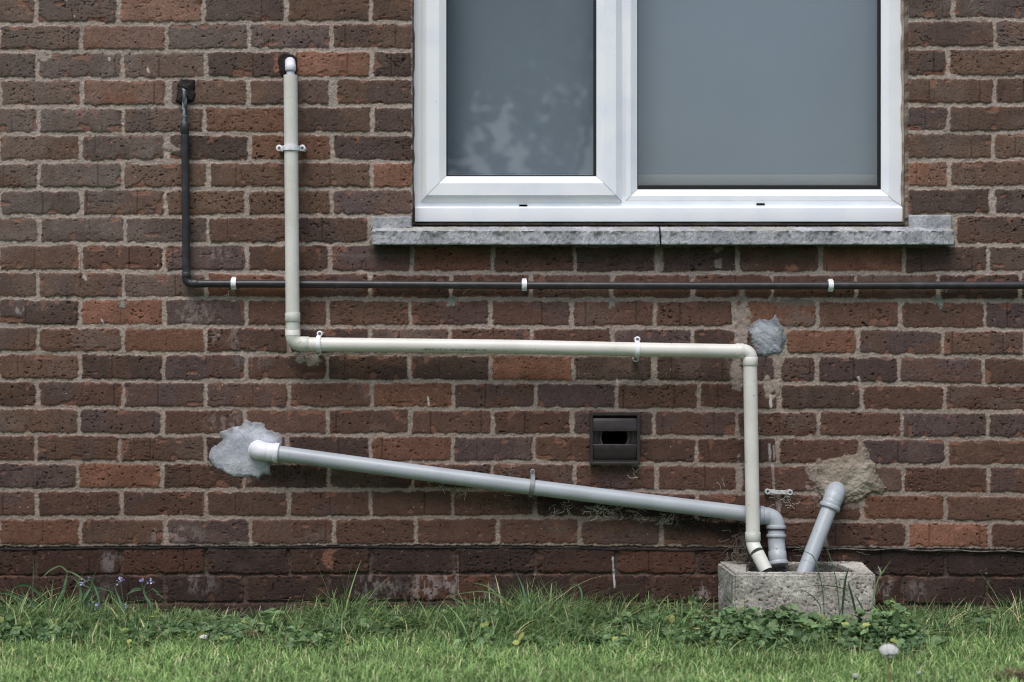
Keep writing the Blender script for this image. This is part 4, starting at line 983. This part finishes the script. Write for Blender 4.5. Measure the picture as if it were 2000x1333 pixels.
# individual tall blades and plants
def ribbon(pts, wid, name, col, parent):
    """broad leaf blade through px points (px,py,d), tapered at both ends"""
    P_ = [P(*p) for p in pts]; n = 16; out = []
    for i in range(n+1):
        t = i/n*(len(P_)-1); k = min(int(t), len(P_)-2); u = t-k
        p0 = P_[max(0,k-1)]; p1 = P_[k]; p2 = P_[k+1]; p3 = P_[min(len(P_)-1,k+2)]
        out.append(.5*((2*p1)+(p2-p0)*u+(2*p0-5*p1+4*p2-p3)*u*u+(3*p1-p0-3*p2+p3)*u**3))
    b = MB(); vs = []
    for i, p in enumerate(out):
        t = (out[min(n,i+1)]-out[max(0,i-1)]).normalized(); sd = t.cross(Vector((0,1,.25))).normalized()
        u = i/n; ww = wid*.5*max(.06, (1-u**3)*(.55+.45*math.sin(min(1,u*1.6)*math.pi/2)))
        vs += [p-sd*ww, p+Vector((0,.0012,0)), p+sd*ww]
    b.add(vs, [(i*3+k, i*3+k+1, (i+1)*3+k+1, (i+1)*3+k) for i in range(n) for k in range(2)])
    me = bpy.data.meshes.new(name); me.from_pydata(b.v, [], b.f)
    at = me.color_attributes.new("tint", 'FLOAT_COLOR', 'POINT')
    c = C3(col, 1.0)
    for i in range(len(me.vertices)): at.data[i].color = (*c, 1)
    return link(name, me, M['blade'], parent, smooth=9)
def plant(name, base, label, cat, group, rib=(), stems=(), flowers=(), fm='petal', scol='gstem'):
    o = empty(name, P(*base)); o.location.z = 0; tag(o, label, cat, group)
    for pts, wd, cl in rib: ribbon(pts, wd, 'leaf_blade', cl, o)
    for pts, rr_ in stems:
        b = MB(); b.tube([P(*p) for p in pts], rr_, seg=6); b.build('stem', M[scol], o, smooth=1.5)
    for (fx, fy, fd, fr) in flowers:
        b = MB(); c = P(fx, fy, fd)
        for k in range(7):
            a = random.uniform(0, 6.28); e = random.uniform(-.9, .9); dr = Vector((math.cos(a)*math.cos(e), math.sin(a)*math.cos(e)*.6, math.sin(e)))
            q = dr.to_track_quat('Z', 'Y'); L = fr*random.uniform(.8, 1.2); w_ = fr*.42; cc = c+Vector((random.uniform(-1,1), random.uniform(-.5,.5), random.uniform(-1,1)))*fr*.5
            b.add([cc, cc+q@Vector((-w_, 0, L*.5)), cc+q@Vector((0, w_*.4, L)), cc+q@Vector((w_, 0, L*.5)), cc+q@Vector((0, -w_*.4, L*.45))], [(0,1,4),(1,2,4),(2,3,4),(3,0,4)])
        b.build('flower', M[fm], o)
    return o
G1, G2, G3 = (92,124,92), (70,100,68), (126,146,104)
plant('flowering_weed', (175,1205,.06), 'violet flowered weed with broad arching blades at the far left of the wall', 'plant', 'violet flowered weeds by the wall',
  rib=[([(110,1190,.08),(122,1160,.07),(132,1118,.06)],.010,G1),([(132,1118,.06),(118,1106,.06),(98,1114,.07),(80,1131,.08)],.0055,G3),([(131,1115,.06),(146,1121,.06),(160,1130,.07),(172,1138,.08)],.006,G3),
       ([(152,1205,.06),(156,1160,.06),(155,1142,.06),(134,1121,.05)],.006,G1),([(165,1205,.07),(172,1170,.07),(176,1150,.07),(188,1112,.07)],.0095,G2),([(176,1150,.07),(166,1165,.08),(157,1180,.08)],.008,G1),
       ([(195,1185,.07),(190,1160,.07),(181,1138,.06)],.007,G1),([(202,1182,.06),(208,1172,.06),(213,1158,.06)],.006,G3),([(178,1146,.06),(200,1150,.06),(224,1158,.07)],.005,G1),([(176,1148,.06),(160,1143,.06),(146,1146,.07)],.005,G3)],
  stems=[([(178,1210,.06),(180,1170,.06),(182,1140,.06),(176,1133,.06),(163,1137,.06)],.0011),([(150,1210,.07),(146,1200,.07),(141,1194,.08)],.001),([(190,1205,.07),(188,1190,.07),(186,1182,.07)],.001)],
  flowers=[(162,1136,.06,.0075),(161,1142,.065,.0065),(137,1194,.09,.007),(145,1195,.09,.0085),(173,1181,.08,.006),(188,1180,.08,.0085),(181,1177,.08,.004),(187,1187,.08,.006),(174,1130,.06,.004)])
plant('flowering_weed', (242,1205,.06), 'slender violet flowered weed with one upright narrow blade', 'plant', 'violet flowered weeds by the wall',
  rib=[([(245,1210,.07),(238,1185,.07),(231,1165,.06),(223,1145,.06)],.008,G1),([(246,1200,.06),(240,1190,.06),(234,1196,.06)],.005,G2)],
  stems=[([(248,1210,.06),(240,1170,.06),(236,1140,.06),(235,1137,.06)],.0009),([(248,1205,.07),(246,1190,.07),(244,1184,.07)],.0008)],
  flowers=[(233,1135,.06,.0075),(238,1133,.06,.008),(229,1141,.06,.004),(244,1181,.08,.006),(246,1186,.08,.005)])
plant('flowering_weed', (290,1205,.06), 'violet flowered weed with forked stem and two flower heads', 'plant', 'violet flowered weeds by the wall',
  rib=[([(300,1210,.07),(294,1180,.07),(284,1165,.06),(278,1150,.06)],.008,G1),([(310,1215,.07),(308,1190,.07),(303,1172,.06)],.006,G3),([(276,1152,.06),(262,1154,.06),(246,1162,.07)],.005,G3),([(276,1150,.06),(262,1150,.06),(244,1166,.07)],.005,G1),
       ([(300,1150,.06),(308,1155,.06),(315,1157,.07)],.005,G2),([(304,1160,.06),(312,1163,.06)],.004,G1)],
  stems=[([(300,1210,.06),(290,1175,.06),(280,1150,.06),(276,1140,.06)],.0011),([(281,1152,.06),(284,1143,.06),(290,1138,.06)],.0009),([(285,1160,.06),(298,1150,.06),(318,1168,.07)],.0008)],
  flowers=[(275,1134,.06,.008),(280,1133,.06,.0065),(289,1138,.06,.0045),(296,1136,.06,.007)])
plant('grass_tuft', (60,1215,.1), 'tuft of broad arching grass blades at the left edge', 'grass tuft', None,
  rib=[([(80,1205,.12),(60,1190,.12),(40,1170,.11),(15,1160,.1),(-10,1158,.1)],.009,G1),([(70,1200,.12),(50,1188,.11),(35,1175,.1),(20,1163,.1)],.008,G3),([(92,1185,.12),(80,1165,.11),(60,1147,.1),(38,1143,.1),(15,1158,.1)],.0085,G2),
       ([(85,1200,.13),(78,1185,.12),(66,1176,.12),(60,1178,.1)],.007,G1),([(75,1195,.13),(60,1175,.12),(40,1155,.12)],.007,G1),([(100,1195,.12),(95,1180,.12),(90,1166,.11)],.006,G2),([(115,1215,.12),(100,1190,.12),(88,1165,.12)],.006,G1),
       ([(30,1215,.12),(18,1195,.12),(2,1190,.1)],.007,G1),([(135,1210,.12),(137,1190,.12),(138,1172,.12)],.004,G3)])
plant('grass_tuft', (1640,1200,.25), 'thin arching grass stems in front of the concrete gully block', 'grass tuft', None,
  rib=[([(1610,1205,.25),(1606,1150,.25),(1592,1095,.24),(1578,1080,.22),(1556,1076,.2)],.0035,G2),([(1640,1205,.25),(1634,1140,.25),(1622,1090,.24),(1610,1060,.22)],.0030,G2),([(1640,1200,.25),(1650,1160,.26),(1640,1148,.26),(1600,1144,.26),(1548,1150,.26)],.0032,G2),
       ([(1645,1200,.26),(1648,1160,.26),(1652,1130,.26),(1658,1108,.26)],.0075,(58,80,50)),([(1672,1200,.26),(1664,1165,.26),(1656,1138,.26)],.0075,(58,80,50)),([(1690,1200,.26),(1680,1180,.26),(1668,1160,.26)],.005,G2),
       ([(1700,1205,.24),(1708,1160,.24),(1716,1130,.24),(1742,1092,.22)],.0045,G3),([(1716,1130,.24),(1720,1118,.24),(1714,1104,.23)],.005,G3),([(1604,1200,.26),(1600,1180,.26),(1580,1160,.26),(1548,1146,.26)],.003,G2),([(1430,1180,.24),(1412,1160,.24)],.004,G2)])
plant('grass_tuft', (1010,1215,.1), 'tall grass tuft left of the gully below the damp course streak', 'grass tuft', None,
  rib=[([(1040,1210,.12),(1026,1165,.11),(1018,1140,.1),(1005,1112,.1)],.0055,G1),([(1010,1210,.12),(975,1165,.11),(950,1145,.1),(920,1138,.1)],.006,G3),([(1040,1215,.12),(1045,1180,.11),(1036,1140,.1)],.005,G1),([(1000,1215,.13),(985,1170,.12),(940,1155,.11),(870,1165,.1)],.006,G3),
       ([(1120,1215,.12),(1136,1170,.12),(1130,1145,.11),(1110,1142,.1)],.005,G1),([(930,1215,.12),(905,1180,.12),(872,1162,.12)],.006,G3),([(1090,1215,.12),(1100,1180,.12),(1115,1158,.12)],.005,G1),([(960,1215,.12),(955,1190,.12),(962,1165,.12)],.004,G2),
       ([(1075,1215,.12),(1082,1170,.12),(1080,1130,.12)],.003,(96,92,74)),([(1066,1215,.12),(1050,1170,.12),(1052,1150,.12)],.004,G2),([(1350,1215,.12),(1358,1180,.12),(1348,1140,.12)],.003,G1),([(660,1215,.12),(654,1180,.12),(648,1148,.12)],.004,G3),([(690,1215,.12),(700,1195,.12),(712,1178,.12)],.004,G1)])
# dandelion clocks and daisies
def clock(px, py, d_, r, stem_to, label, cat='dandelion', ragged=False, nh=170, sc='stem', sw=.0022):
    o = empty('dandelion_clock', P(px, stem_to, d_)); tag(o, label, cat); c = P(px, py, d_)
    b = MB(); b.tube([P(px+3, stem_to, d_), P(px+1, (py+stem_to)/2, d_), c], [sw, sw*.9, sw*.8], seg=8); b.build('stem', M[sc], o, smooth=1.5)
    b = MB(); b.tube([c+Vector((0,0,-r*.62)), c+Vector((0,0,-r*.4)), c+Vector((0,0,-r*.1))], [r*.18, r*.36, r*.22], seg=12); b.build('seed_head', M['root'], o, smooth=1.5)
    b = MB()
    for k in range(nh):
        v = Vector((random.gauss(0,1), random.gauss(0,1), random.gauss(.5,1))).normalized()
        if ragged and v.z < .05 and random.random() < .93: continue
        if ragged: v.z *= .72
        e = c+v*r*random.uniform(.8, 1.05); q = v.to_track_quat('Z','Y')
        b.tube([c+v*r*.2, e], .0003, seg=3)
        for j in range(6):
            a = j*math.pi/3+random.uniform(-.3,.3); t = e+q@Vector((math.cos(a)*r*.26, math.sin(a)*r*.26, r*.10)); b.tube([e, t], .0007, seg=3)
    b.build('fluff', M['fluff'], o)
    if ragged:
        b = MB(); nu, nv = 14, 7; vs = [c+Vector((0,0,r*.5))]
        for i in range(1, nv+1):
            th = math.pi*.58*i/nv
            for k in range(nu):
                q = r*(.78+random.uniform(-.14,.14)); vs.append(c+Vector((math.sin(th)*math.cos(k*2*math.pi/nu)*q, math.sin(th)*math.sin(k*2*math.pi/nu)*q, math.cos(th)*q*.66)))
        fs = [(0, 1+k, 1+(k+1) % nu) for k in range(nu)] + [(1+i*nu+k, 1+(i+1)*nu+k, 1+(i+1)*nu+(k+1) % nu, 1+i*nu+(k+1) % nu) for i in range(nv-1) for k in range(nu)]
        b.add(vs, fs); b.build('inner_fluff', M['fluff'], o, smooth=9)
clock(1736, 1273, 1.0, .0175, 1400, 'tall ragged dandelion clock on a brown stem, blurred in front', ragged=True, nh=420)
clock(398, 1246, .36, .0085, 1268, 'small white dandelion clock low in the weeds at the left', ragged=True, nh=110, sc='gstem', sw=.001)
def daisy(px, py, d_, r, foot, label, tip=0):
    o = empty('daisy', P(px, foot, d_)); tag(o, label, 'daisy'); c = P(px, py, d_)
    b = MB(); b.tube([P(px-4, foot, d_), c], .0011, seg=6); b.build('stem', M['gstem'], o, smooth=1.5)
    b = MB(); b.tube([c+Vector((0,0,-r*.9)), c+Vector((0,0,-r*.2))], [r*.4, r*.7], seg=10); b.build('bud', M['gstem'], o, smooth=1.5)
    b = MB()
    for k in range(22):
        a = k*.2856*2; u = random.uniform(.1,.6); dr = Vector((math.cos(a)*u, math.sin(a)*u, 1)).normalized(); q = dr.to_track_quat('Z','Y'); s0 = c+Vector((math.cos(a)*r*.45, math.sin(a)*r*.45, -r*.3))
        b.add([s0, s0+q@Vector((-r*.22,0,r*.7)), s0+q@Vector((0,0,r*1.25)), s0+q@Vector((r*.22,0,r*.7))], [(0,1,2,3)])
    b.build('petals', M['fluff'], o)
daisy(1795, 1316, .80, .0062, 1345, 'closed white daisy right of the dandelion clock')
daisy(1671, 1322, .95, .0075, 1350, 'closed white daisy at the bottom edge left of the dandelion clock')
daisy(1858, 1325, .85, .0035, 1345, 'tiny white daisy bud, rightmost of the daisies')
def yellow(px, py, d_, r, label):
    o = empty('yellow_flower', P(px, py+12, d_)); tag(o, label, 'flower', 'yellow flowers in the lawn'); c = P(px, py, d_)
    b = MB(); b.tube([P(px+2, py+24, d_), c], .0008, seg=6); b.build('stem', M['gstem'], o, smooth=1.5)
    b = MB()
    for k in range(12):
        a = k*math.pi/6; t = random.uniform(.2, .9); dr = Vector((math.cos(a), math.sin(a), t)).normalized(); q = dr.to_track_quat('Z','Y')
        b.add([c, c+q@Vector((-r*.25,0,r*.6)), c+q@Vector((0,0,r)), c+q@Vector((r*.25,0,r*.6))], [(0,1,2,3)])
    b.build('petals', M['yellow'], o)
yellow(108, 1283, .52, .0075, 'single yellow flower, leftmost of the yellow ones')
yellow(140, 1281, .52, .0085, 'yellow flower, upper one of the close pair')
yellow(140, 1293, .56, .0080, 'yellow flower, lower one of the close pair')
yellow(147, 1262, .42, .0060, 'pale yellow half open flower above the close pair')
# dry tuft and the scalped patch at the lower right
def strawtuft(px, py, d_, rad, n, a, b_, label, cat):
    c = P(px, py, d_); g = RNG.normal(0, .5, (n, 2)); x = c.x+g[:, 0]*rad; y = c.y+g[:, 1]*rad*.5
    o = blades(x, y, np.clip(np.full(n, c.z)+RNG.normal(-.006, .008, n), .0, 1), RNG.uniform(.008, .02, n), RNG.uniform(.001, .0022, n), RNG.uniform(0, 6.28, n), RNG.uniform(.5, 2.6, n), gcol(n, a, b_), 'dry_grass_clump', M['blade'], seg=3)
    tag(o, label, cat)
strawtuft(490, 1243, .30, .028, 260, (150,134,108), (104,88,66), 'small clump of dry straw coloured grass at left of centre', 'dry grass')
strawtuft(1978, 1318, .80, .045, 420, (160,146,120), (92,80,56), 'bare patch of dry brown grass in the lower right corner', 'dry grass')
# dark soil heap
# ------------------------------------------------------------------ cobwebs, roots, snail
def wisps(name, cx, cy, d_, sx, sy, n, label, cat='cobweb', m='web', rr_=.00042, steps=7, stp=.0052, droop=.35, group=None):
    b = MB()
    for k in range(n):
        p = P(cx+random.gauss(0, sx), cy+random.gauss(0, sy), d_+random.uniform(-.006, .006)); a = random.uniform(0, 6.28); pts = [p]
        for j in range(random.randint(4, steps)):
            a += random.gauss(0, .65); p = p+Vector((math.cos(a)*stp, random.gauss(0, .0012), math.sin(a)*stp*.8-droop*.0016)); pts.append(p)
        b.tube(pts, [rr_*random.uniform(.5, 1.3)]*len(pts), seg=4)
    o = b.build(name, M[m], None, smooth=1.5); tag(o, label, cat, group); return o
GW = 'dusty cobwebs along the sloping pipe'
wisps('cobweb', 1100, 990, .02, 14, 4, 16, 'dusty cobweb under the sloping pipe just right of its clip', group=GW)
wisps('cobweb', 1180, 994, .02, 16, 5, 46, 'thickest pale cobweb hanging under the sloping pipe', group=GW, rr_=.0006)
wisps('cobweb', 1236, 998, .02, 9, 5, 16, 'small cobweb between the two largest under the sloping pipe', group=GW)
wisps('cobweb', 1305, 1014, .018, 13, 6, 26, 'tangled cobweb under the right half of the sloping pipe', group=GW)
wisps('cobweb', 1000, 966, .016, 2, 5, 3, 'single curled thread hanging left of the sloping pipe clip', stp=.005, group=GW)
wisps('cobweb', 905, 958, .016, 10, 4, 8, 'faint cobweb under the middle of the sloping pipe', group=GW)
wisps('cobweb', 850, 945, .015, 10, 4, 9, 'faint cobweb under the left third of the sloping pipe', group=GW)
wisps('cobweb', 198, 571, .012, 1, 1, 0+1, 'thread stuck to the brick', stp=.002) if False else None
wisps('cobweb', 450, 568, .014, 5, 4, 12, 'small dusty cobweb behind the clip nearest the black elbow')
wisps('cobweb', 917, 570, .014, 1.5, 4, 2, 'curled thread hanging from the black pipe', stp=.005)
wisps('cobweb', 1240, 930, .008, 9, 12, 3, 'loose thread on the brick right below the vent', stp=.006)
wisps('cobweb', 1256, 848, .018, 3, 14, 9, 'hairy cobweb along the right side of the vent', m='root', rr_=.0003)
wisps('cobweb', 1530, 976, .014, 12, 7, 16, 'cobweb hanging from the empty clip base')
wisps('cobweb', 1410, 960, .008, 12, 9, 3, 'thin threads on the brick left of the lower vertical pipe')
wisps('dead_roots', 1438, 1055, .03, 9, 16, 20, 'tangle of dead brown roots on the wall left of the cream bend', cat='roots', m='root', rr_=.0008, stp=.009, droop=2.2)
wisps('dead_roots', 1453, 1088, .05, 10, 6, 60, 'grey clump of dead moss and roots on the back left of the gully', cat='roots', m='root', rr_=.0011, stp=.006, droop=.5)
wisps('dead_roots', 1600, 1086, .03, 34, 4, 22, 'dead stalks lying along the back rim of the gully', cat='roots', m='root', rr_=.0007, stp=.008, droop=.2)
for cx_, cy_, n_, lab in ((1070,975,26,'dark dusty debris caught under the sloping pipe beside its clip'),(1180,984,34,'dark dusty debris above the thickest cobweb'),(1262,994,30,'dark dusty debris under the sloping pipe midway to the lower vertical pipe'),(1350,1018,40,'dark dusty debris under the sloping pipe near the lower vertical pipe'),(1430,1030,34,'dark dusty debris under the sloping pipe right beside the lower vertical pipe')):
    wisps('debris', cx_, cy_, .016, 26, 5, n_*4, lab, cat='debris', m='debris', rr_=.0009, stp=.005, droop=.6, group='debris caught under the sloping pipe')
sn = empty('snail', P(1648, 1093, .03)); tag(sn, 'small brown snail shell on the back rim of the gully', 'snail')
b = MB(); c = P(1648, 1091, .035); pts = []; rads = []
for i in range(40):
    a = i*.42; q = math.exp(-i*.062); pts.append(c+Vector((math.cos(a)*.0062*q, -.004*(1-q), math.sin(a)*.0062*q))); rads.append(.0050*q)
b.tube(pts, rads, seg=12); b.build('shell', M['snail'], sn, smooth=1.5)

# ------------------------------------------------------------------ trees behind the camera (seen only as reflections in the glass)
def tree(x0, y0, rad, zlo, zhi, n, label, gaps=(), cx=None, soft=0):
    o = empty('tree', (x0, y0, 0)); tag(o, label, 'tree', 'trees reflected in the window glass')
    b = MB(); b.tube([(x0, y0, -.1), (x0+.1, y0, zlo*.6), (x0-.05, y0, zlo+.4), (x0, y0, zhi*.8)], [.22, .17, .13, .04], seg=10)
    for k in range(7):
        a = k*2.4; zz = zlo+(zhi-zlo)*k/9; b.tube([(x0, y0, zz), (x0+math.cos(a)*rad*.45, y0+math.sin(a)*rad*.4, zz+.5), (x0+math.cos(a)*rad*.85, y0+math.sin(a)*rad*.8, zz+1.1)], [.07,.045,.015], seg=6)
    b.build('trunk', M['bark'], o, smooth=1.5)
    g = RNG.normal(0, 1, (n, 3)); g /= np.linalg.norm(g, axis=1)[:, None]; rr_ = RNG.random(n)**.45
    c = np.stack([(x0 if cx is None else cx)+g[:, 0]*rr_*rad, y0+g[:, 1]*rr_*rad*.8, (zlo+zhi)/2+g[:, 2]*rr_*(zhi-zlo)/2], 1)
    k_ = fbm(c[:, 0]*100+900, c[:, 2]*100+c[:, 1]*60, 60, 6) > .36
    if soft: k_ &= RNG.random(n) < ss(zlo, zlo+soft, c[:, 2])
    for gx, gz, gr in gaps: k_ &= np.hypot(c[:, 0]-gx, c[:, 2]-gz) > gr
    c = c[k_]; n = len(c)
    u = RNG.normal(0, 1, (n, 3)); u /= np.linalg.norm(u, axis=1)[:, None]; v = np.cross(u, RNG.normal(0, 1, (n, 3))); v /= np.linalg.norm(v, axis=1)[:, None]
    s_ = RNG.uniform(.06, .15, n)[:, None]
    V = np.stack([c-u*s_, c-v*s_*.5, c+u*s_, c+v*s_*.5], 1).reshape(-1, 3); F = np.arange(4*n).reshape(-1, 4)
    npmesh('crown', V, F, M['crown'], o, smooth=False)
tree(-2.5, -15, 3.7, .6, 8.5, 60000, 'broad dense tree whose reflection fills the left pane', gaps=((-.15,3.40,.19),(-.36,3.38,.17),(-.01,3.64,.16),(-.37,3.76,.12),(-.50,3.00,.17),(-.60,2.80,.15),(.08,2.82,.20),(-.76,2.84,.16),(-.30,2.74,.19),(-.13,3.08,.15),(.12,3.12,.11),(.34,3.50,.10)))
tree(6.6, -18, 6.4, 5.6, 13.5, 60000, 'tall tree reflected across the top of the right pane', cx=4.2, soft=4.5)
tree(-9.5, -15, 3.4, 1.0, 7.5, 9000, 'tree standing well left of the window reflection')
tree(14, -15, 3.4, 1.0, 7.5, 9000, 'tree standing well right of the window reflection')
print("VERTS", sum(len(o.data.vertices) for o in SC.objects if o.type == 'MESH'))
